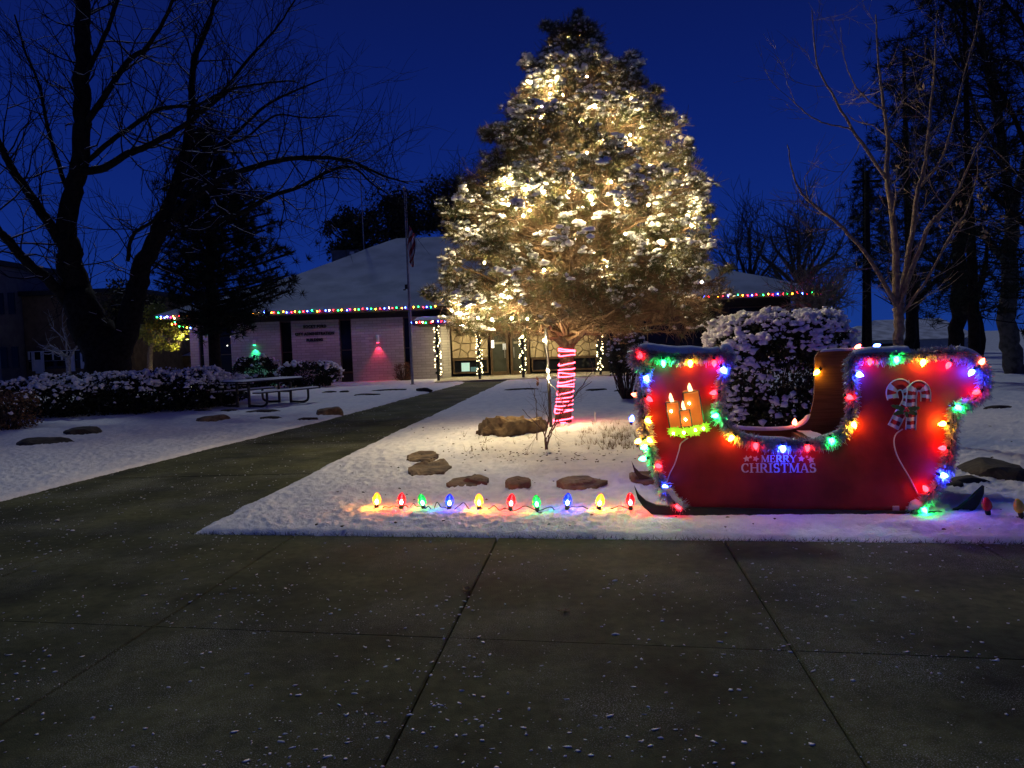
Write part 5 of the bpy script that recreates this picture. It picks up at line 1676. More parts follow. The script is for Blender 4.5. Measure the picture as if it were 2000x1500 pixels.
def px_tree(name, label, limbs, D, material, seed, levels=2, twig_len=0.5, density=5, twig_r=0.006, base_z=0.0, snowy=False, group=None, jag=.22, up=.12, first_on=0.25, twig_mat=None, cat='tree'):
    """limbs: list of (pixel polyline, depth offsets, radius start, radius end)"""
    rnd = np.random.RandomState(seed)
    p0 = AT(*limbs[0][0][0], D)
    root = thing(name, label, cat, (p0[0], p0[1], base_z), group=group)
    off = np.array([p0[0], p0[1], base_z])
    segs = []
    sn_p, sn_s = [], []
    tr = None
    for k, (px, dz, r0, r1) in enumerate(limbs):
        if name == 'bare_tree': r0, r1 = r0 * (.82 if k < 2 else .68), r1 * .70
        P = limb_pts(px, D, dz)
        if k == 0: P[0][2] = base_z - 0.1
        L = smooth_path(P, 5)
        n_ = len(L)
        L = L + rnd.randn(n_, 3) * (0.004 + 0.12 * r1) * (np.arange(n_) > 1)[:, None]
        rad = np.linspace(r0, r1, n_)
        if name == 'grove_tree': rad = rad * .62
        m_ = MB().tube(L - off, rad, 10 if r0 > .1 else 7, cap=True)
        m_.build('trunk' if k == 0 else 'limb', material, root, smooth=True)
        ln = np.sum(np.linalg.norm(np.diff(L, axis=0), axis=1))
        nt2 = int(density * ln)
        for t_ in range(nt2):
            f = rnd.uniform(first_on, 1.0) if k else rnd.uniform(max(first_on, .55), 1.0)
            i_ = min(int(f * (n_ - 1)), n_ - 2)
            d_ = L[i_ + 1] - L[i_]; d_ /= np.linalg.norm(d_)
            e = d_ * 0.55 + rnd.randn(3) * 0.55 + np.array([0, 0, .12]); e /= np.linalg.norm(e)
            grow(segs, L[i_], e, twig_len * rnd.uniform(.6, 1.25), min(max(rad[i_] * 0.38, twig_r), twig_r * 3.2), levels, rnd, up, jag, (2, 2), twig_r * 0.55)
        if snowy:
            for i_ in range(2, n_ - 1):
                d_ = L[i_ + 1] - L[i_]
                if abs(d_[2]) / np.linalg.norm(d_) < 0.75 and rad[i_] < .22:
                    for t_ in np.linspace(0, 1, 5, endpoint=False):
                        if rnd.rand() < .3:
                            sn_p.append(L[i_] + d_ * t_ + np.array([0, 0, rad[i_] * 0.92]) + rnd.randn(3) * rad[i_] * .15); sn_s.append(max(rad[i_] * rnd.uniform(.28, .5), 0.014))
    S = np.array([np.concatenate([a, b]) for a, b, _, _ in segs]) if segs else np.zeros((0, 6))
    if len(S):
        m_ = MB().cones(S[:, :3] - off, S[:, 3:] - off, [q[2] for q in segs], [q[3] for q in segs], 3)
        m_.build('twigs', twig_mat or material, root, kind='stuff')
    if snowy:
        hor = np.array([i_ for i_ in range(len(S)) if abs(S[i_, 5] - S[i_, 2]) / (np.linalg.norm(S[i_, 3:] - S[i_, :3]) + 1e-6) < 0.7 and segs[i_][2] > twig_r * .9])
        mb = MB().blobs(np.array(sn_p) - off, np.array([(s_ * 1.6, s_, s_ * .7) for s_ in sn_s]), rnd, 1)
        if len(hor):
            hor = hor[rnd.rand(len(hor)) < .5]
            rr = np.array([segs[i_][2] for i_ in hor])
            mb.cones(S[hor, :3] - off + np.array([0, 0, 1]) * rr[:, None] * 0.9, S[hor, 3:] - off + np.array([0, 0, 1]) * rr[:, None] * 0.9, rr * 0.75, rr * 0.5, 3)
        mb.build('snow', SNOW_CLUMP, root, smooth=True, kind='stuff')
    return root

def c6(p): return [(1380 + x / 2.084, y / 2.084) for x, y in p]
def c7(p): return [(x / 2.083, y / 2.083) for x, y in p]
# young bare tree behind the sleigh
px_tree('young_tree', 'slim bare young tree with upswept pale branches behind the sleigh', [
    (c6([(776, 1800), (778, 1600), (780, 1420), (782, 1300), (778, 1235)]), None, 0.076, 0.066),
    (c6([(776, 1245), (740, 1185), (640, 1020), (540, 915), (440, 835), (390, 790), (350, 700), (330, 590)]), [0, -.1, -.3, -.5, -.6, -.7, -.8, -.9], 0.034, 0.006),
    (c6([(772, 1240), (768, 1000), (752, 850), (732, 700), (738, 560), (715, 400), (700, 250), (690, 60)]), [0, 0, .1, .1, .2, .2, .2, .3], 0.052, 0.008),
    (c6([(730, 725), (640, 590), (590, 520), (520, 400), (450, 260), (430, 40)]), [.1, -.1, -.2, -.4, -.5, -.7], 0.026, 0.006),
    (c6([(598, 530), (540, 515), (450, 490), (370, 430), (335, 395)]), [-.2, -.3, -.4, -.5, -.6], 0.012, 0.004),
    (c6([(735, 450), (660, 410), (600, 340), (560, 240), (545, 110)]), [.1, .2, .3, .4, .4], 0.012, 0.004),
    (c6([(785, 1240), (828, 1000), (858, 790), (890, 650), (912, 450), (930, 250), (935, 50)]), [0, .1, .3, .4, .5, .6, .7], 0.042, 0.007),
    (c6([(870, 760), (955, 650), (1000, 500), (1050, 300), (1110, 80)]), [.3, .2, .1, 0, -.2], 0.020, 0.006),
    (c6([(790, 1225), (880, 980), (920, 900), (960, 860), (1030, 760), (1110, 580), (1190, 480)]), [0, -.1, -.2, -.2, -.3, -.5, -.5], 0.036, 0.007),
    (c6([(797, 1275), (860, 1190), (930, 1080), (990, 960), (1060, 850), (1100, 720), (1105, 600)]), [0, -.2, -.3, -.4, -.5, -.6, -.7], 0.022, 0.005),
    (c6([(985, 950), (1080, 925), (1200, 870)]), [-.4, -.3, -.3], 0.010, 0.004),
    (c6([(840, 760), (900, 720), (1000, 650), (1150, 600), (1292, 740)]), [.3, .5, .8, 1.0, 1.2], 0.014, 0.005)],
    10.6, BARK_PALE, 5, levels=2, twig_len=0.42, density=2.6, twig_r=0.0036, jag=.16, up=.2, first_on=.2)
# dry leaves still hanging on it
r = np.random.RandomState(3)
mb = MB()
for x_, y_ in [(690, 860), (770, 685), (945, 895), (935, 880), (1025, 830), (1035, 915), (1140, 770), (1110, 810), (1195, 890), (1130, 940), (1030, 905), (1135, 840), (905, 240), (870, 360)]:
    p = AT(*c6([(x_, y_)])[0], 10.3)
    mb.leaves(p + r.randn(4, 3) * 0.03, r, 0.085, 0.05)
yt = [o for o in bpy.data.objects if o.name == 'young_tree'][0]
mb.build('dry_leaves', mat('dry_leaf', (0.30, 0.24, 0.14), 0.8, (0.2, 0.14, 0.07), 30), yt, loc=(-yt.location.x, -yt.location.y, 0), kind='stuff')

# great bare tree on the left
LD = 25.5
px_tree('bare_tree', 'huge dark bare tree with forked trunk and snow lined limbs on the left', [
    (c7([(440, 1530), (430, 1440), (375, 1340), (320, 1230), (290, 1100), (268, 960)]), None, 0.95, 0.48),
    (c7([(450, 1490), (505, 1380), (545, 1230), (580, 1090), (640, 960), (690, 830)]), None, 0.52, 0.30),
    (c7([(268, 970), (290, 800), (320, 680), (332, 500), (336, 330), (335, 150), (330, -60)]), [0, 0, 0, -.3, -.5, -.5, -.5], 0.46, 0.30),
    (c7([(262, 1010), (200, 910), (120, 790), (50, 690), (5, 600), (-60, 470)]), [0, -.3, -.7, -1, -1.4, -1.8], 0.26, 0.12),
    (c7([(300, 1270), (210, 1150), (120, 1075), (40, 985), (-10, 930), (-90, 800)]), [0, -.6, -1.2, -1.8, -2.2, -3], 0.28, 0.14),
    (c7([(325, 700), (430, 680), (520, 625), (610, 590), (700, 540), (790, 480), (880, 410), (960, 350)]), [0, -.4, -.8, -1, -1.3, -1.5, -1.8, -2], 0.20, 0.06),
    (c7([(340, 670), (450, 575), (560, 500), (630, 450), (720, 432), (800, 430), (920, 370), (1060, 340), (1200, 330)]), [0, -.5, -.9, -1.4, -2, -2.5, -3, -3.4, -3.7], 0.13, 0.03),
    (c7([(336, 520), (420, 400), (520, 250), (600, 190), (680, 60), (720, -60)]), [-.3, -.8, -1.2, -1.6, -2, -2.4], 0.16, 0.05),
    (c7([(338, 330), (400, 200), (460, 60), (490, -60)]), [-.5, -.9, -1.3, -1.7], 0.13, 0.06),
    (c7([(690, 830), (730, 700), (765, 560), (780, 420), (790, 250), (850, 100), (880, -40)]), [0, .2, .4, .6, .9, 1.2, 1.5], 0.27, 0.07),
    (c7([(660, 940), (760, 830), (880, 740), (1000, 690), (1150, 650), (1290, 640), (1420, 655), (1560, 715), (1660, 745)]), [0, -.6, -1.2, -1.8, -2.5, -3.2, -3.8, -4.5, -5], 0.19, 0.025),
    (c7([(790, 920), (950, 880), (1100, 800), (1220, 760), (1330, 700), (1430, 680), (1530, 760), (1600, 800)]), [-.4, -1, -1.6, -2.2, -2.6, -3.0, -3.5, -4], 0.13, 0.02),
    (c7([(640, 965), (750, 930), (860, 905), (960, 880)]), [0, -.3, -.5, -.8], 0.10, 0.05),
    (c7([(700, 800), (840, 640), (960, 540), (1080, 430), (1200, 370), (1320, 320)]), [0, .3, .6, .8, 1, 1.2], 0.13, 0.03),
    (c7([(780, 470), (900, 380), (1020, 230), (1120, 120), (1200, 0)]), [.5, .4, .2, 0, -.4], 0.11, 0.03),
    (c7([(900, 590), (1000, 560), (1120, 470), (1250, 480), (1380, 470)]), [0, -.2, -.5, -.8, -1.2], 0.07, 0.02),
    (c7([(290, 820), (230, 640), (190, 500), (160, 350), (100, 200), (60, 60)]), [0, .5, .8, 1.2, 1.6, 1.9], 0.12, 0.04),
    (c7([(520, 1060), (540, 960), (620, 900), (670, 830)]), [0, -.5, -.9, -1.2], 0.10, 0.06)],
    LD, BARK_DARK, 15, levels=2, twig_len=1.25, density=3.4, twig_r=0.010, snowy=True, jag=.26, up=.08, first_on=.22)

# ---------------------------------------------------------------- dark pine by the building
def tuft_tree(name, label, D, trunk_px, sil, seed, dens, needle_mat, bark, tuft_r, K, wn, r0, group=None, up=0.1, clumpy=0.42, base_z=-0.05, trunk_top=None, fill=1.0, br=1.0):
    """conifer of layered boughs; sil = [(y, xl, xr)] outline measured at distance D"""
    rnd = np.random.RandomState(seed)
    b = AT(*trunk_px[0], D)
    root = thing(name, label, 'tree', (b[0], b[1], 0), group=group)
    off = np.array([b[0], b[1], 0])
    T_ = np.array([AT(x_, y_, D) for x_, y_ in trunk_px]); T_[0][2] = base_z
    MB().tube(smooth_path(T_ - off, 4), np.linspace(r0, r0 * .2, 4 * (len(T_) - 1) + 1), 9).build('trunk', bark, root, smooth=True)
    pos, ax, br0, br1, brr = [], [], [], [], []
    zs_ = [(AT(a, y, D), AT(c, y, D)) for y, a, c in sil]
    zz_ = np.array([(p[2] + q[2]) / 2 for p, q in zs_])[::-1]; L_ = np.array([p[0] for p, q in zs_])[::-1]; R_ = np.array([q[0] for p, q in zs_])[::-1]
    nb_ = int(dens)
    for k in range(nb_):
        z = zz_[0] + (zz_[-1] - zz_[0]) * (k + rnd.rand()) / nb_
        az = k * 2.39996 + rnd.uniform(-.4, .4)
        l, r_ = np.interp(z, zz_, L_), np.interp(z, zz_, R_)
        axx = np.interp(z, T_[:, 2], T_[:, 0]); axx = min(max(axx, l + .1), r_ - .1)
        rx = (r_ - axx) if math.cos(az) > 0 else (axx - l)
        ry = (r_ - l) / 2
        Rr = math.hypot(math.cos(az) * rx, math.sin(az) * ry) * rnd.uniform(.7, 1.05)
        st = np.array([axx, D, z - 0.12 * Rr]); en = np.array([axx + math.cos(az) * Rr, D + math.sin(az) * Rr, z + up * Rr])
        md = (st + en) / 2 + np.array([0, 0, -0.04 * Rr])
        P = smooth_path(np.array([st, md, en]), 3)
        for a_, c_ in zip(P[:-1], P[1:]):
            br0.append(a_); br1.append(c_); brr.append((0.012 + 0.012 * Rr) * br)
        n_ = int((3 + 6 * Rr / max(tuft_r * 4, .3)) * fill)
        for m_ in range(n_):
            f = rnd.uniform(.25, 1.02)
            p = st * (1 - f) + en * f
            p = p + np.array([rnd.randn() * .18, rnd.randn() * .18, rnd.randn() * .09]) * Rr * (1.1 - f * .6) + rnd.randn(3) * tuft_r * .5
            pos.append(p); ax.append((en - st) / max(Rr, .1) * .5 + np.array([0, 0, .4]))
    mb = MB().cones(np.array(br0) - off, np.array(br1) - off, np.array(brr), np.array(brr) * .8, 4)
    mb.build('branches', bark, root, kind='stuff')
    mb = MB().needles(np.array(pos) - off, np.array(ax), rnd, K, tuft_r, wn, .8)
    mb.build('crown', needle_mat, root, kind='stuff')
    return root
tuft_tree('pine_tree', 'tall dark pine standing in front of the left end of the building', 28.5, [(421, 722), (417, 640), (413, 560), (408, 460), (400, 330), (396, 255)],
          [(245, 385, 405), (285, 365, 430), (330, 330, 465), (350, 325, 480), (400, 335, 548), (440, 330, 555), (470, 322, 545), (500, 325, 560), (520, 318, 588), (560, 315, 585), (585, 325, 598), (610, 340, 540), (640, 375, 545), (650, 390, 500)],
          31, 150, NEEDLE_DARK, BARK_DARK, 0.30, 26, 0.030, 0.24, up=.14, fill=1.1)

def leaf_tree(name, label, D, trunk_px, crown_px, seed, n, leaf_mat, bark, lw, r0, group=None, clumps=26, twig=True, cat='tree', depth_ratio=.8, base_z=-0.05):
    """round headed tree: crown_px = (x0, x1, y0, y1) outline at distance D"""
    rnd = np.random.RandomState(seed)
    b = AT(*trunk_px[0], D)
    root = thing(name, label, cat, (b[0], b[1], 0), group=group)
    off = np.array([b[0], b[1], 0])
    T_ = np.array([AT(x_, y_, D) for x_, y_ in trunk_px]); T_[0][2] = base_z
    x0, x1, y0_, y1_ = crown_px
    a, c = AT(x0, y1_, D), AT(x1, y0_, D)
    cen = np.array([(a[0] + c[0]) / 2, D, (a[2] + c[2]) / 2]); hw, hz = abs(c[0] - a[0]) / 2, abs(c[2] - a[2]) / 2
    MB().tube(smooth_path(T_ - off, 4), np.linspace(r0, r0 * .45, 4 * (len(T_) - 1) + 1), 8).build('trunk', bark, root, smooth=True)
    u_ = rnd.randn(clumps, 3); u_ /= np.linalg.norm(u_, axis=1)[:, None]
    cc_ = cen + u_ * (rnd.rand(clumps, 1) ** .45) * np.array([hw, hw * depth_ratio, hz]) * .86
    cr_ = rnd.uniform(.22, .42, clumps) * min(hw, hz)
    pos = []
    for p, r_ in zip(cc_, cr_):
        m_ = int(n / clumps)
        q = rnd.randn(m_, 3); q /= np.linalg.norm(q, axis=1)[:, None]
        pos.append(p + q * (r_ * rnd.uniform(.35, 1.05, (m_, 1))) * np.array([1.1, 1.1, .85]))
    pos = np.concatenate(pos)
    s0_ = T_[-1]
    st = np.repeat(s0_[None], clumps, 0); mid_ = (st + cc_) / 2 + rnd.randn(clumps, 3) * .08 * hw
    mb = MB().cones(st - off, mid_ - off, r0 * .32, r0 * .2, 5).cones(mid_ - off, cc_ - off, r0 * .2, r0 * .07, 4)
    if twig:
        k_ = rnd.randint(0, clumps, clumps * 14)
        e = cc_[k_] + rnd.randn(len(k_), 3) * cr_[k_][:, None] * .8
        mb.cones(cc_[k_] - off, e - off, r0 * .06, r0 * .03, 3)
    mb.build('branches', bark, root, kind='stuff')
    MB().leaves(pos - off, rnd, lw * 1.5, lw).build('crown', leaf_mat, root, kind='stuff')
    return root
leaf_tree('yellow_tree', 'small lit tree with yellow green leaves beside the left end of the building', 36.6, [(290, 712), (293, 690), (300, 668), (306, 655)], (255, 372, 590, 690), 5, 5200, LEAF_YELLOW, BARK_PALE, 0.085, 0.15, clumps=30)
leaf_tree('evergreen_shrub', 'dull olive evergreen rising above the yellow tree behind the forked trunk', 40, [(225, 712), (226, 680), (226, 640)], (185, 330, 535, 690), 6, 4200, mat('olive_leaf', (0.06, 0.055, 0.015), .7, (0.03, 0.03, 0.01), 3), BARK_DARK, 0.11, 0.18, clumps=34)
# little snowy tree in front of the brown brick house
px_tree('small_tree', 'little bare tree lined with snow in front of the white framed windows', [
    ([(133, 712), (132, 704), (130, 698)], None, 0.12, 0.09),
    ([(131, 702), (118, 690), (104, 678), (96, 677), (85, 682)], None, 0.07, 0.025),
    ([(131, 700), (130, 680), (127, 660), (122, 640)], None, 0.05, 0.015),
    ([(133, 702), (140, 690), (148, 680), (158, 672)], None, 0.07, 0.03),
    ([(127, 665), (112, 650), (100, 640)], None, 0.03, 0.012)], 38, mat('frosted_bark', (0.42, 0.42, 0.40), .9, (0.22, 0.21, 0.2), 9), 25, levels=1, twig_len=.7, density=3, twig_r=0.016, snowy=True)

# ---------------------------------------------------------------- woods behind the building and on the right
TWB = mat('far_twig', (0.045, 0.036, 0.030), .9, (0.028, 0.023, 0.02), 6)
LEAF_FAR = mat('far_dry_leaf', (0.050, 0.040, 0.022), .9, (0.026, 0.022, 0.014), 2)
gb = 'trees standing behind the building'
leaf_tree('background_tree', 'dark leafy tree behind the roof equipment box', 66, [(690, 640), (692, 560), (697, 500)], (628, 770, 385, 520), 41, 3900, LEAF_FAR, BARK_DARK, 0.20, 0.4, gb, clumps=40)
leaf_tree('background_tree', 'dark leafy tree behind the flag and the aerial', 68, [(775, 640), (778, 560), (782, 480)], (715, 858, 350, 490), 42, 3900, LEAF_FAR, BARK_DARK, 0.20, 0.4, gb, clumps=40)
leaf_tree('background_tree', 'dark leafy tree just left of the lit conifer above the ridge', 70, [(880, 640), (882, 560), (882, 470)], (815, 975, 318, 500), 43, 3900, LEAF_FAR, BARK_DARK, 0.22, 0.4, gb, clumps=44)
def bare_far(label, D, x, ytop, ybase, spread, seed, material, name='background_tree', n=5, tl=2.2, dens=1.6, tr=0.035, group=gb, levels=2):
    r = np.random.RandomState(seed)
    limbs = [([(x, ybase), (x + 2, ybase - (ybase - ytop) * .25), (x + 1, ybase - (ybase - ytop) * .45)], None, .35, .22)]
    for k in range(n):
        a = (k + .5) / n * 2 - 1
        h = ytop + abs(a) * (ybase - ytop) * .25 + r.uniform(0, 20)
        y0_ = ybase - (ybase - ytop) * r.uniform(.3, .45)
        limbs.append(([(x + 1, y0_), (x + a * spread * .35, y0_ - (y0_ - h) * .4), (x + a * spread * .8, y0_ - (y0_ - h) * .75), (x + a * spread, h)], [0, r.uniform(-1, 1), r.uniform(-2, 2), r.uniform(-2, 2)], .16, .04))
    return px_tree(name, label, limbs, D, material, seed, levels=levels, twig_len=tl, density=dens, twig_r=tr, group=group, jag=.25, up=.15)
bare_far('bare tree showing above the building roof between the flag and the lit conifer', 72, 925, 335, 660, 70, 51, TWB)
bare_far('bare tree above the right roof slope next to the lit conifer', 58, 1465, 430, 650, 75, 52, TWB, tl=1.8)
bare_far('bare thicket tree behind the right roof corner', 50, 1560, 420, 660, 95, 53, mat('lit_twig', (0.10, 0.09, 0.06), .9, (0.07, 0.06, 0.04), 6), tl=1.7, n=7, dens=2.2)
bare_far('pale bare bush beneath the right roof corner behind the hedge', 34, 1600, 540, 672, 60, 54, mat('pale_twig', (0.22, 0.20, 0.13), .9, (0.14, 0.12, 0.08), 6), name='bare_bush', tl=.8, n=7, dens=4, tr=.018, group=None)
# the dark grove on the right
gr_ = 'dark trees on the right side of the lawn'
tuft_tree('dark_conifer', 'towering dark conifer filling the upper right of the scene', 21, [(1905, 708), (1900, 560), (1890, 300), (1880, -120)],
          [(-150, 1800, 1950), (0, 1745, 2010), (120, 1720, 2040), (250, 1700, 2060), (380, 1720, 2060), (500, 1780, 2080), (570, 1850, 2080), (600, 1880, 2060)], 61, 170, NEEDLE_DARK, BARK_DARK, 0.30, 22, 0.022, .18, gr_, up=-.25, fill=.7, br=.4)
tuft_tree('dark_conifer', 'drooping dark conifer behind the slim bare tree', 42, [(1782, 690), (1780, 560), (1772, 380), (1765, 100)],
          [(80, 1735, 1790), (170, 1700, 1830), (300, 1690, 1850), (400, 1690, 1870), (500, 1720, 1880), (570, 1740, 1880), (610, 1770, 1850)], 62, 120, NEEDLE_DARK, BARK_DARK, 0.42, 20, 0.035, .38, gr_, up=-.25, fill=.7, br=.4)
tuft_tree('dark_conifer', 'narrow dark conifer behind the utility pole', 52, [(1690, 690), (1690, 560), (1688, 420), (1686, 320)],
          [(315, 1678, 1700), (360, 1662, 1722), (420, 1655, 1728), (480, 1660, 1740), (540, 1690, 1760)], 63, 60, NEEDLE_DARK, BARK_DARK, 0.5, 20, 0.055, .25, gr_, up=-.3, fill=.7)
px_tree('grove_tree', 'dark trunked tree with spreading bare limbs at the far right', [
    ([(1985, 712), (1972, 660), (1968, 600), (1972, 520), (1975, 420)], None, .50, .34),
    ([(1972, 520), (1920, 460), (1880, 430), (1840, 350), (1820, 300)], [0, -.5, -1, -1.5, -2], .2, .04),
    ([(1975, 430), (1960, 300), (1930, 130), (1900, 20), (1880, -80)], [0, -.4, -1, -1.3, -1.5], .24, .07),
    ([(1975, 430), (2010, 280), (2030, 100), (2040, -50)], [0, .3, .6, 1], .24, .08),
    ([(1950, 300), (1900, 200), (1870, 60), (1865, -40)], [-.4, -.8, -1.2, -1.4], .1, .03)],
    24, BARK_GREY, 64, levels=2, twig_len=1.1, density=2.2, twig_r=.012, group=gr_, jag=.26, twig_mat=BARK_DARK)
px_tree('grove_tree', 'dark straight trunk between the bare tree and the grove', [
    ([(1776, 706), (1778, 640), (1785, 590), (1790, 540)], None, .34, .26),
    ([(1788, 590), (1820, 555), (1850, 520), (1870, 470)], None, .17, .05),
    ([(1788, 560), (1780, 480), (1770, 380)], None, .17, .06)], 30, BARK_DARK, 65, levels=1, twig_len=.9, density=1.5, twig_r=.014, group=gr_)
px_tree('grove_tree', 'leaning dark trunk left of the pale lit trunk in the grove', [
    ([(1915, 722), (1908, 650), (1895, 600), (1870, 555), (1850, 520)], None, .42, .26),
    ([(1895, 600), (1920, 540), (1930, 460)], None, .2, .07)], 26, BARK_DARK, 66, levels=1, twig_len=.9, density=1.5, twig_r=.014, group=gr_)
px_tree('grove_tree', 'massive dark trunk in the grove right behind the sleigh front', [
    ([(1868, 706), (1870, 640), (1872, 560), (1880, 450), (1885, 330)], None, .52, .36),
    ([(1872, 560), (1840, 520), (1800, 500)], None, .2, .08)], 32, BARK_DARK, 67, levels=1, twig_len=1.0, density=1.2, twig_r=.015, group=gr_)

px_tree('grove_tree', 'bare tree with snow lined limbs reaching in from the top right corner', [
    ([(2060, 712), (2055, 600), (2050, 450), (2048, 300)], None, .34, .24),
    ([(2050, 380), (2000, 345), (1960, 325), (1925, 285), (1890, 270), (1850, 255)], [0, -.3, -.6, -.9, -1.1, -1.3], .09, .02),
    ([(2048, 300), (2000, 140), (1970, 118), (1930, 122), (1900, 108)], [0, -.3, -.6, -.8, -1], .08, .02),
    ([(2048, 300), (2020, 100), (1960, 0), (1900, -60)], [0, .2, .4, .6], .12, .04),
    ([(2050, 420), (1990, 250), (1930, 130), (1880, 40), (1830, -20)], [0, .5, 1, 1.4, 1.8], .11, .03),
    ([(2050, 480), (1960, 400), (1900, 330), (1850, 200), (1810, 100)], [0, .6, 1.2, 1.6, 2], .10, .03)],
    19, BARK_DARK, 68, levels=2, twig_len=.9, density=3.2, twig_r=.008, group=gr_, snowy=True, jag=.26)

# ---------------------------------------------------------------- shrubs
def bush(name, label, cen, rad, seed, nleaf, lw, nsnow, ssz, leaf, snow_low=-0.2, cat='shrub', group=None, lump=.25, stems=True, top_bias=.25, yaw=0):
    rnd = np.random.RandomState(seed)
    root = thing(name, label, cat, (cen[0], cen[1], 0), yaw, group=group)
    rx, ry, rz = rad
    cz = cen[2]
    def surf(n, shell):
        u = rnd.randn(n, 3); u /= np.linalg.norm(u, axis=1)[:, None]
        k = 1 + lump * 2 * (fbm(u[:, 0] * 2.6 + seed, u[:, 1] * 2.6 + u[:, 2] * 2.3, 3) - .45)
        p = np.sign(u) * np.abs(u) ** .68
        return p * k[:, None] * shell * np.array([rx, ry, rz]) + np.array([0, 0, cz]), u
    P, u = surf(nleaf, rnd.uniform(.35, 1.0, (nleaf, 1)) ** .5)
    P = P[P[:, 2] > 0.02]
    MB().leaves(P, rnd, lw * 1.5, lw).build('foliage', leaf, root, kind='stuff')
    if stems:
        m_ = 70
        e = P[rnd.randint(0, len(P), m_)]
        b = np.column_stack([e[:, :2] * .25, np.full(m_, 0.0)])
        mid_ = (b + e) / 2 + rnd.randn(m_, 3) * .06
        MB().cones(b, mid_, .014, .01, 4).cones(mid_, e, .01, .004, 4).build('stems', BARK, root, kind='stuff')
    if nsnow:
        S, us = surf(nsnow, rnd.uniform(.96, 1.06, (nsnow, 1)))
        kk = (us[:, 2] > snow_low + rnd.randn(nsnow) * .22) & (fbm(S[:, 0] * 4 + seed, S[:, 2] * 5 + S[:, 1] * 4, 2) > .30) & (S[:, 2] > .05)
        S = S[kk]
        z_ = (.45 + 1.1 * rnd.rand(len(S)) ** 1.6) * ssz
        mb = MB().blobs(S, np.stack([z_ * rnd.uniform(.9, 1.5, len(S)), z_, z_ * rnd.uniform(.65, 1.1, len(S))], 1), rnd, 1, .24, flat=.85)
        k2 = rnd.rand(len(S)) < .8
        z2 = z_[k2] * rnd.uniform(.5, .9, k2.sum())
        mb.blobs(S[k2] + rnd.randn(k2.sum(), 3) * ssz * np.array([1, 1, .5]), np.stack([z2, z2, z2 * .7], 1), rnd, 1, .18, flat=.6)
        mb.build('snow', SNOW_CLUMP, root, smooth=True, kind='stuff')
    return root
hc = AT(1520, 720, 11.2)
bush('snowy_hedge', 'dense rounded shrub loaded with snow clumps behind the sleigh opening', (hc[0], 11.2, .98), (1.0, .75, .92), 71, 15000, .045, 4600, .034, LEAF_HEDGE, snow_low=-.34, lump=.15)
j1 = G(120, 800); 
gj = 'low spreading junipers in the bed beneath the bare tree'
for k, (px_, D_, rx_, rz_, zc_, lab) in enumerate(((85, 21.0, 1.9, .52, .50, 'low spreading snow covered juniper at the left, below the white framed windows'),
                                    (205, 21.2, 1.9, .60, .55, 'broad snow covered juniper at the foot of the huge bare tree'),
                                    (322, 22.0, 1.8, .60, .55, 'snow covered juniper below the yellow tree'),
                                    (402, 23.0, 1.1, .50, .48, 'small snow covered juniper at the right end of the bed near the picnic table'))):
    c_ = AT(px_, 760, D_)
    bush('juniper', lab, (c_[0], D_, zc_), (rx_, 1.3, rz_), 81 + k, 6500, .060, 2400, .046, NEEDLE_DARK, snow_low=.30, lump=.3, group=gj, stems=False)
c_ = AT(25, 820, 17.5)
bush('brown_shrub', 'dark scrubby shrub with dead leaves at the left edge of the lawn', (c_[0] - .2, 17.5, .45), (.75, .5, .5), 91, 1800, .05, 60, .03, LEAF_BROWN, lump=.4)
c_ = AT(500, 730, 33.5)
bush('round_shrub', 'dark round shrub under the green wall lamp', (c_[0], 33.5, .72), (1.0, .8, .72), 92, 3500, .07, 150, .055, NEEDLE_DARK, snow_low=.2)
c_ = AT(605, 735, 32.5)
bush('low_shrub', 'wide low snow streaked shrub beneath the black lettering', (c_[0], 32.5, .58), (1.35, .9, .55), 93, 4200, .07, 420, .06, NEEDLE_DARK, snow_low=.05)
c_ = AT(462, 738, 31.5)
bush('low_shrub', 'small snowy shrub between the pine trunk and the round shrub', (c_[0], 31.5, .35), (.6, .5, .35), 94, 1500, .06, 160, .05, NEEDLE_DARK, snow_low=.0)
c_ = AT(787, 735, 35.4)
bush('dry_bush', 'reddish brown dry bush against the brick wall near the flagpole', (c_[0], 35.4, .45), (.42, .3, .48), 95, 1500, .03, 0, .03, mat('rust_twig', (0.20, 0.085, 0.05), .9, (0.12, 0.05, 0.03), 8))
c_ = AT(1248, 676, 17.5)
bush('snowy_bush', 'small bush with bluish snow between the entrance and the left end of the sleigh', (c_[0], 19.5, 1.15), (.5, .4, .55), 96, 1500, .05, 160, .04, LEAF_HEDGE, snow_low=.1)

# bare stems in the planting bed
def sapling(label, base_px, limbs, material, seed, dens=6, group=None, tl=.22, rr=.0028, name='bare_sapling'):
    D = G(*base_px, 0.08)[1]
    L = [([base_px] + l, None, r0, r1) for l, r0, r1 in limbs]
    return px_tree(name, label, L, D, material, seed, levels=1, twig_len=tl, density=dens, twig_r=rr, group=group, jag=.2, up=.2, cat='plant', first_on=.3)
sapling('leafless sapling of several thin stems in front of the striped trunk', (1068, 884),
        [([(1064, 850), (1072, 820), (1074, 770), (1073, 740)], .011, .006), ([(1062, 845), (1045, 825), (1020, 800)], .009, .004), ([(1074, 845), (1090, 815), (1115, 780), (1150, 735), (1162, 718)], .010, .004),
         ([(1075, 850), (1100, 805), (1130, 765), (1156, 745)], .009, .004), ([(1066, 850), (1070, 815), (1060, 790)], .008, .004), ([(1068, 855), (1082, 835), (1086, 815)], .008, .004)], mat('red_stem', (0.14, 0.085, 0.065), .85, (0.08, 0.05, 0.04), 20), 101)
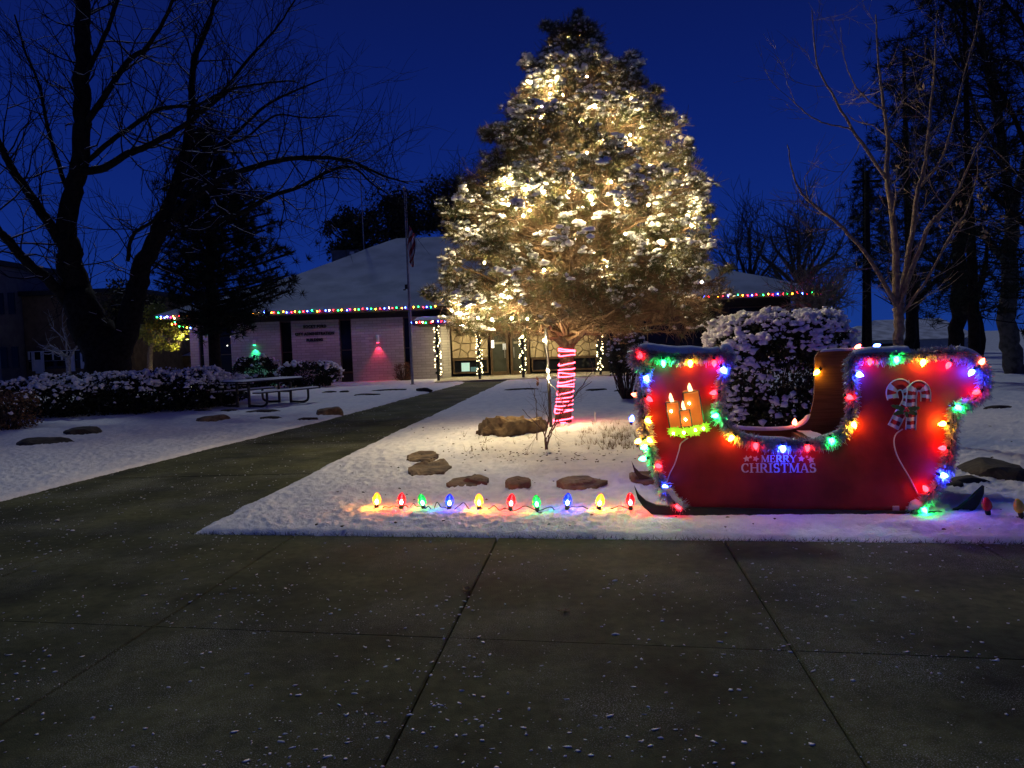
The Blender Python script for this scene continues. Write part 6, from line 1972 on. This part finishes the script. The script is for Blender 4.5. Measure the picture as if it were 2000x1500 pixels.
sapling('single thin dead stalk with a curled leaf left of the leafless sapling', (1050, 868), [([(1048, 830), (1047, 790), (1043, 758)], .007, .004), ([(1047, 790), (1040, 775)], .003, .002)], BARK_PALE, 102, dens=1)
p = AT(1050, 746, G(1050, 868)[1])
mb = MB(); mb.leaves(np.array([p + np.array([0, 0, z]) for z in (-.03, 0, .03, .05)]), np.random.RandomState(2), .1, .05)
sp2 = [o for o in bpy.data.objects if o.name.startswith('bare_sapling')][-1]
mb.build('dry_leaf', mat('curled_leaf', (0.32, 0.17, 0.08), .8, (0.2, 0.1, 0.05), 20), sp2, loc=(-sp2.location.x, -sp2.location.y, 0))

# tufts of dry grass, litter and clods showing through the snow of the bed
r = np.random.RandomState(33)
gp_, ga_ = [], []
for k in range(150):
    x_, y_ = r.uniform(1130, 1250), r.uniform(832, 880)
    if r.rand() < .35: x_, y_ = r.uniform(1180, 1235), r.uniform(840, 862)
    p = G(x_, y_, .10); gp_.append(p); ga_.append((0, 0, 1.6))
for k in range(16):
    p = G(r.uniform(900, 1130), r.uniform(850, 900), .1); gp_.append(p); ga_.append((0, 0, 1.2))
MB().needles(np.array(gp_), np.array(ga_), r, 7, .12, .006, .5).build('dry_grass', mat('straw', (0.17, 0.12, 0.06), .9, (0.1, 0.07, 0.03), 20), kind='stuff')
gp_ = []
for k in range(110):
    y_ = r.uniform(828, 1046); x_ = r.uniform(560, 1990)
    p = G(x_, y_, .06)
    if lawn_d(p[0], p[1]) > .03: gp_.append(p + np.array([0, 0, r.uniform(-.005, .015)]))
for k in range(420):
    p = G(r.normal(1040, 110), r.uniform(834, 905), .10)
    gp_.append(p + np.array([0, 0, r.uniform(0, .02)]))
gp_ = np.array(gp_)
sz_c = r.uniform(.004, .013, len(gp_))
MB().blobs(gp_, np.stack([sz_c * 1.6, sz_c, sz_c * .5], 1), r, 1, .3).build('soil_crumbs', SOIL, kind='stuff')
# grass fringe along the lawn edge
q = []
for t_ in np.linspace(0, 7.6, 520):
    p = EDGE_A + U2 * t_ + NE * r.uniform(-.012, .03)
    q.append((p[0], p[1], -.005))
MB().needles(np.array(q), np.repeat([[0, -.6, .5]], len(q), 0), r, 5, .045, .004, .6).build('grass_fringe', mat('dead_grass', (0.045, 0.045, 0.02), .9, (0.025, 0.025, 0.012), 20), kind='stuff')
# white stake and clod by the trunk
p = G(1163, 832, .1)
m_ = MB().tube([(0, 0, -.05), (0.0, 0, .26)], .008, 6).tube([(0, 0, .06), (-.08, 0, .14)], .006, 5)
m_.build('white_stake', WIRE_WHITE, loc=(p[0], p[1], .08), label='short white stake standing in the bed right of the striped trunk', cat='stake')

# ---------------------------------------------------------------- picnic table
pt = G(522, 800)
tbl = thing('picnic_table', 'dark steel picnic table and benches topped with snow on the left lawn', 'picnic table', (0, 0, 0))
a0, a1 = G(447, 748, .76), G(593, 738, .76)
D0 = 21.6
c0 = AT(520, 770, D0)
ang = math.radians(60)
tbl.location = (-7.2, 22.3, 0.03); tbl.rotation_euler.z = ang
def tb_(n, boxes, m_, par=tbl):
    mb = MB()
    for b_ in boxes: mb.box(*b_)
    return mb.build(n, m_, par)
for k in range(6):
    tb_('plank', [((0, -.385 + .154 * k, .74), (2.3, .14, .035))], STEEL_DARK)
for yy_ in (-.95, .95):
    for k in range(2):
        tb_('bench_plank', [((0.0, yy_ - .075 + .15 * k, .44), (2.3, .138, .035))], STEEL_DARK)
for xx_ in (-.78, .78):
    for yy_ in (-.24, .24):
        MB().tube([(xx_, yy_, 0), (xx_, yy_, .72)], .04, 8).build('leg', STEEL_DARK, tbl)
    for sg in (-1, 1):
        MB().tube(smooth_path(np.array([(xx_, sg * .24, .06), (xx_, sg * .7, .05), (xx_, sg * .9, .10), (xx_, sg * .95, .2), (xx_, sg * .95, .42)]), 3), .035, 7).build('bench_support', STEEL_DARK, tbl)
    MB().tube([(xx_, -.38, .66), (xx_, .38, .66)], .03, 6).build('crossbar', STEEL_DARK, tbl)
    MB().tube([(xx_, -.24, .36), (xx_, .24, .36)], .03, 6).build('crossbar', STEEL_DARK, tbl)
def snow_pad(x0, x1, y0_, y1_, z_, h, par, seed):
    nx_, ny_2 = 50, 12
    u, v = np.meshgrid(np.linspace(x0, x1, nx_), np.linspace(y0_, y1_, ny_2))
    e = np.minimum(np.minimum(u - x0, x1 - u), np.minimum(v - y0_, y1_ - v))
    zz2 = z_ + h * np.sqrt(np.clip(e / .05, 0, 1)) * (.7 + .6 * fbm(u * 4 + seed, v * 4, 3))
    idx = np.arange(u.size).reshape(u.shape)
    q_ = np.stack([idx[:-1, :-1], idx[:-1, 1:], idx[1:, 1:], idx[1:, :-1]], -1).reshape(-1, 4)
    MB().add(np.stack([u, v, zz2], -1).reshape(-1, 3), q_).build('snow', SNOW_CLUMP, par, smooth=True)
snow_pad(-1.14, 1.14, -.45, .45, .757, .035, tbl, 1)
snow_pad(-1.14, 1.14, -1.08, -.82, .457, .03, tbl, 2)
snow_pad(-1.14, 1.14, .82, 1.08, .457, .03, tbl, 3)

# ---------------------------------------------------------------- flagpole
FD = 31.5
fb_, ft_ = AT(806, 752, FD), AT(790, 372, FD)
fp = thing('flagpole', 'slender metal flagpole in front of the brick wall', 'flagpole', (fb_[0], FD, 0))
ht = ft_[2]
MB().lathe([(.12, 0), (.12, .05), (.06, .06), (.052, 2.2), (.026, ht)], 10).build('pole', ALU, fp, smooth=False)
MB().blobs([(0, 0, ht + .07)], np.array([.075]), np.random.RandomState(1), 2, 0).build('finial', ALU, fp, smooth=True)
MB().tube([(.07, -.03, 1.2), (.075, -.03, ht - .1)], .008, 4).build('halyard', WIRE_WHITE, fp)
zc2 = AT(797, 560, FD)[2]
MB().box((-.09, 0, zc2), (.10, .12, .18)).box((-.16, 0, zc2 - .12), (.10, .05, .05)).build('cleat', BLACK_PAINT, fp)
FRED = mat('flag_red', (0.34, 0.05, 0.055), .85, (0.28, 0.04, 0.045), 14); FWH = mat('flag_white', (0.60, 0.58, 0.60), .85, (0.5, .48, .5), 14); FBL = mat('flag_blue', (0.03, 0.035, 0.12), .85, (.02, .025, .09), 14)
zt, zb_ = AT(794, 440, FD)[2], AT(797, 515, FD)[2]
flag = thing('flag', 'American flag hanging limp on the flagpole', 'flag', (fb_[0], FD, 0))
nu, nv = 40, 44
mbs = []
V = []
for j in range(nv + 1):
    v = j / nv
    for i in range(nu + 1):
        u = i / nu                      # along the fly
        wdt = .34 * (1 - .35 * v) * (0.5 + .5 * sstep(0, .15, v + .1))
        x_ = .06 + u * wdt + .03 * math.sin(9 * v + 4 * u)
        y_ = .10 * math.sin(u * 15 + v * 3) * (1 - .3 * v)
        z_ = zt - v * (zt - zb_) - .35 * u * (1 - v * .6) + .05 * math.sin(u * 7)
        V.append((x_, y_ - .02, z_))
fr, fw, fbq = [], [], []
for j in range(nv):
    for i in range(nu):
        q_ = (j * (nu + 1) + i, j * (nu + 1) + i + 1, (j + 1) * (nu + 1) + i + 1, (j + 1) * (nu + 1) + i)
        # limp cloth: the stripes fall slanting down the folds
        st_ = int(math.floor((i / nu * 4.2 + j / nv * 6.5)))
        if i < 7 and j < 16: fbq.append(q_)
        elif st_ % 2: fr.append(q_)
        else: fw.append(q_)
fm_ = MB()
fm_.add(V, fw, 0).add(V, fr, 1).add(V, fbq, 2)
fm_.build('cloth', [FWH, FRED, FBL], flag, smooth=True)

# aerial on the roof
ad = 45.0
ab, at_ = AT(711, 492, ad), AT(701, 330, ad)
ae = thing('aerial_mast', 'thin radio aerial standing on the roof behind the building ridge', 'aerial', (ab[0], ad, 0))
MB().tube([(0, 0, ab[2] - .8), (0, 0, at_[2])], .035, 6).build('mast', ALU, ae)
zx = AT(705, 402, ad)[2]
MB().tube([(0, 0, zx), (.9, 0, zx + .03)], .02, 5).build('cross_arm', ALU, ae)

# ---------------------------------------------------------------- utility pole
ub, ut = AT(1697, 688, 40), AT(1689, 335, 40)
up_ = thing('utility_pole', 'dark wooden utility pole rising behind the sleigh', 'utility pole', (ub[0], 40, 0))
MB().tube([(0, 0, -.3), (0, 0, ut[2])], [.17, .12], 9).build('pole', BARK_DARK, up_, smooth=True)
MB().box((0, 0, ut[2] - .5), (1.5, .1, .12)).build('crossarm', BARK_DARK, up_)

# ---------------------------------------------------------------- barrel planter by the entrance
bp2 = AT(1221, 734, 35.0)
ba = thing('barrel_planter', 'weathered half barrel planter right of the entrance posts', 'planter', (bp2[0], 35.0, .02))
MB().lathe([(.30, 0), (.37, .3), (.39, .5), (.36, .85), (.33, .86), (.33, .75), (0.01, .74)], 14).build('barrel', mat('barrel_wood', (0.12, 0.085, 0.06), .9, (0.07, 0.05, 0.035), 12), ba)
for z_ in (.2, .66):
    MB().lathe([(.365 + .02 * (z_ < .5) * 0, z_), (.392, z_ + .01), (.396, z_ + .05), (.37, z_ + .06)], 14).build('hoop', STEEL_DARK, ba)

# ---------------------------------------------------------------- neighbouring houses
NB = mat('brown_brick', (0.17, 0.11, 0.06), .9, (0.12, 0.075, 0.04), 3)
GBK = mat('grey_block', (0.16, 0.16, 0.17), .9, (0.12, 0.12, 0.13), 3)
h = thing('brick_house', 'brown brick house with a white framed window wall at the far left', 'house', (0, 0, 0))
D = 42.0
def hx(px, py=690): return AT(px, py, D)
x0, x1 = hx(50)[0], hx(262)[0]; zt_ = AT(150, 575, D)[2]
MB().box(((x0 + x1) / 2, D + 4, zt_ / 2 - .1), (x1 - x0, 8, zt_ + .2)).build('wall', NB, h)
MB().box(((x0 + x1) / 2, D + 4, zt_ + .13), (x1 - x0 + .5, 8.5, .25)).build('parapet', DARK_TRIM, h)
a, b = AT(58, 722, D), AT(165, 684, D)
w_ = MB().box(((a[0] + b[0]) / 2, D - .02, (a[2] + b[2]) / 2), (b[0] - a[0], .05, b[2] - a[2])).build('window', GLASS_DARK, h)
WF = mat('white_frame', (0.8, 0.83, 0.8), .6, (0.7, 0.74, 0.7), 6)
def fr_(px0, px1, py0, py1, par, y_=D - .08, th=.06):
    p, q_ = AT(px0, py1, D), AT(px1, py0, D)
    MB().box(((p[0] + q_[0]) / 2, y_, (p[2] + q_[2]) / 2), (abs(q_[0] - p[0]), th, abs(q_[2] - p[2]))).build('frame', WF, par)
for f_ in ((57, 165, 684, 686.5), (59, 152, 703, 706)): fr_(*f_, w_)
for f_ in ((66, 69, 686.5, 725), (84, 87, 686.5, 725), (105, 106.5, 686.5, 703), (122, 124, 686.5, 703), (142, 147, 686.5, 725), (58, 60, 686.5, 703)): fr_(*f_, w_, D - .11, .05)
p = AT(77, 706, D)
dr = MB().box((AT(77, 700, D)[0], D - .06, AT(77, 716, D)[2]), (.42, .04, .75)).build('door', WF, h)
a, b = AT(160, 720, D), AT(176, 688, D)
w2_ = MB().box(((a[0] + b[0]) / 2, D - .05, (a[2] + b[2]) / 2), (b[0] - a[0], .1, b[2] - a[2])).build('window', WF, h)
MB().box(((a[0] + b[0]) / 2, D - .11, (a[2] + b[2]) / 2 + .15), ((b[0] - a[0]) * .5, .03, (b[2] - a[2]) * .5)).build('pane', GLASS_DARK, w2_)
h2 = thing('grey_building', 'tall grey block building at the left edge', 'building', (0, 0, 0))
x1 = hx(48)[0]
MB().box((x1 - 6, D - 2 + 4, 3.2), (12, 8, 6.8)).build('wall', GBK, h2)
MB().box((x1 - 6, D - 2 + 4, 6.75), (12.4, 8.4, .25)).build('parapet', DARK_TRIM, h2)
for px_, z0 in ((8, 1.2), (30, 1.2), (8, 4), (30, 4)):
    MB().box((AT(px_, 690, D - 2)[0], D - 2.02, z0 + .6), (.35, .05, 1.1)).build('window', GLASS_DARK, h2)
# garage and a low roof beyond
D3 = 46.0
SID = mat('pale_siding', (0.36, 0.40, 0.38), .8, (0.28, 0.32, 0.3), 3)
ga = thing('garage', 'small pale gabled garage beyond the juniper bed', 'garage', (0, 0, 0))
a, b, top_ = AT(239, 700, D3), AT(279, 700, D3), AT(258, 681, D3)
zE = AT(239, 693, D3)[2]
xa, xb, xm = a[0], b[0], a[0] + (b[0] - a[0]) * .55
V = []
for y_ in (D3, D3 + 6):
    V += [(xa, y_, -.2), (xb, y_, -.2), (xb, y_, zE), (xm, y_, top_[2] + .25), (xa, y_, zE)]
MB().add(V, [(0, 1, 2, 3, 4), (9, 8, 7, 6, 5), (1, 6, 7, 2), (5, 0, 4, 9)]).build('wall', SID, ga)
rm = MB().add([(xa - .2, D3 - .2, zE - .02), (xm, D3 - .2, top_[2] + .42), (xm, D3 + 6.2, top_[2] + .42), (xa - .2, D3 + 6.2, zE - .02), (xb + .2, D3 - .2, zE - .02), (xb + .2, D3 + 6.2, zE - .02)],
              [(3, 2, 1, 0), (1, 2, 5, 4)])
rm.build('roof', FAR_SNOW, ga)
MB().box(((xa + xb) / 2, D3 - .03, .7), ((xb - xa) * .66, .05, 1.5)).build('garage_door', WHITE_PAINT, ga)
lo = thing('low_shed', 'long low shed with a pale snowy roof beyond the yellow tree', 'shed', (0, 0, 0))
a, b = AT(296, 700, 48), AT(366, 700, 48)
z1, z2 = AT(330, 696, 48)[2], AT(330, 683, 48)[2]
MB().box(((a[0] + b[0]) / 2, 50, z1 / 2 - .1), (b[0] - a[0], 3.4, z1 + .1)).build('wall', NB, lo)
MB().add([(a[0] - .2, 48.0, z1), (b[0] + .2, 48.0, z1), (b[0] + .2, 50.5, z2), (a[0] - .2, 50.5, z2), (a[0] - .2, 53, z1), (b[0] + .2, 53, z1),
          ], [(0, 1, 2, 3), (3, 2, 5, 4)]).build('roof', FAR_SNOW, lo)
# house and metal hall on the right, standing on lower ground
D4 = 60.0
rh = thing('snowy_house', 'pale house with a snow covered gable roof beyond the utility pole', 'house', (0, 0, 0))
gz = -1.8
a, b = AT(1671, 666, D4), AT(1762, 662, D4)
rp = AT(1738, 634, D4 + 3)
V = [(a[0], D4, a[2]), (b[0] + 1, D4, a[2]), (b[0] + 1, D4 + 5, rp[2]), (a[0] + 2.4, D4 + 5, rp[2]), (a[0], D4 + 10, a[2]), (b[0] + 1, D4 + 10, a[2])]
MB().add(V, [(0, 1, 2, 3), (3, 2, 5, 4), (0, 3, 4)]).build('roof', FAR_SNOW, rh)
MB().box(((a[0] + b[0]) / 2 + .6, D4 + 5, (a[2] + gz) / 2 - .02), (b[0] - a[0] + .4, 9.2, a[2] - gz)).build('wall', SID, rh)
for px_, w__ in ((1700, .9), (1735, 1.6)):
    MB().box((AT(px_, 672, D4)[0], D4 + .37, a[2] - .7), (w__, .06, .8)).build('window', GLASS_DARK, rh)
hl = thing('metal_hall', 'wide pale blue metal hall with a snowy roof behind the right grove', 'hall', (0, 0, 0))
D5 = 66.0
a, b = AT(1778, 668, D5), AT(1905, 664, D5)
zt_ = AT(1840, 661, D5)[2]; zr = AT(1840, 628, D5)[2]
MET = mat('ribbed_metal', (0.30, 0.33, 0.38), .6, (0.24, 0.27, 0.32), 1.5)
MB().box(((a[0] + b[0]) / 2, D5 + 6, (zt_ + gz) / 2), (b[0] - a[0], 12, zt_ - gz)).build('wall', MET, hl)
V = [(a[0] - .3, D5 - .3, zt_), (b[0] + .3, D5 - .3, zt_), (b[0] + .3, D5 + 6, zr + .4), (a[0] - .3, D5 + 6, zr + .4), (a[0] - .3, D5 + 12.3, zt_), (b[0] + .3, D5 + 12.3, zt_)]
MB().add(V, [(0, 1, 2, 3), (3, 2, 5, 4), (0, 3, 4), (1, 5, 2)]).build('roof', FAR_SNOW, hl)
p = AT(1792, 659, D5)
MB().box((p[0], D5 - .03, zt_ - .45), (.35, .06, .4)).build('vent', DARK_TRIM, hl)
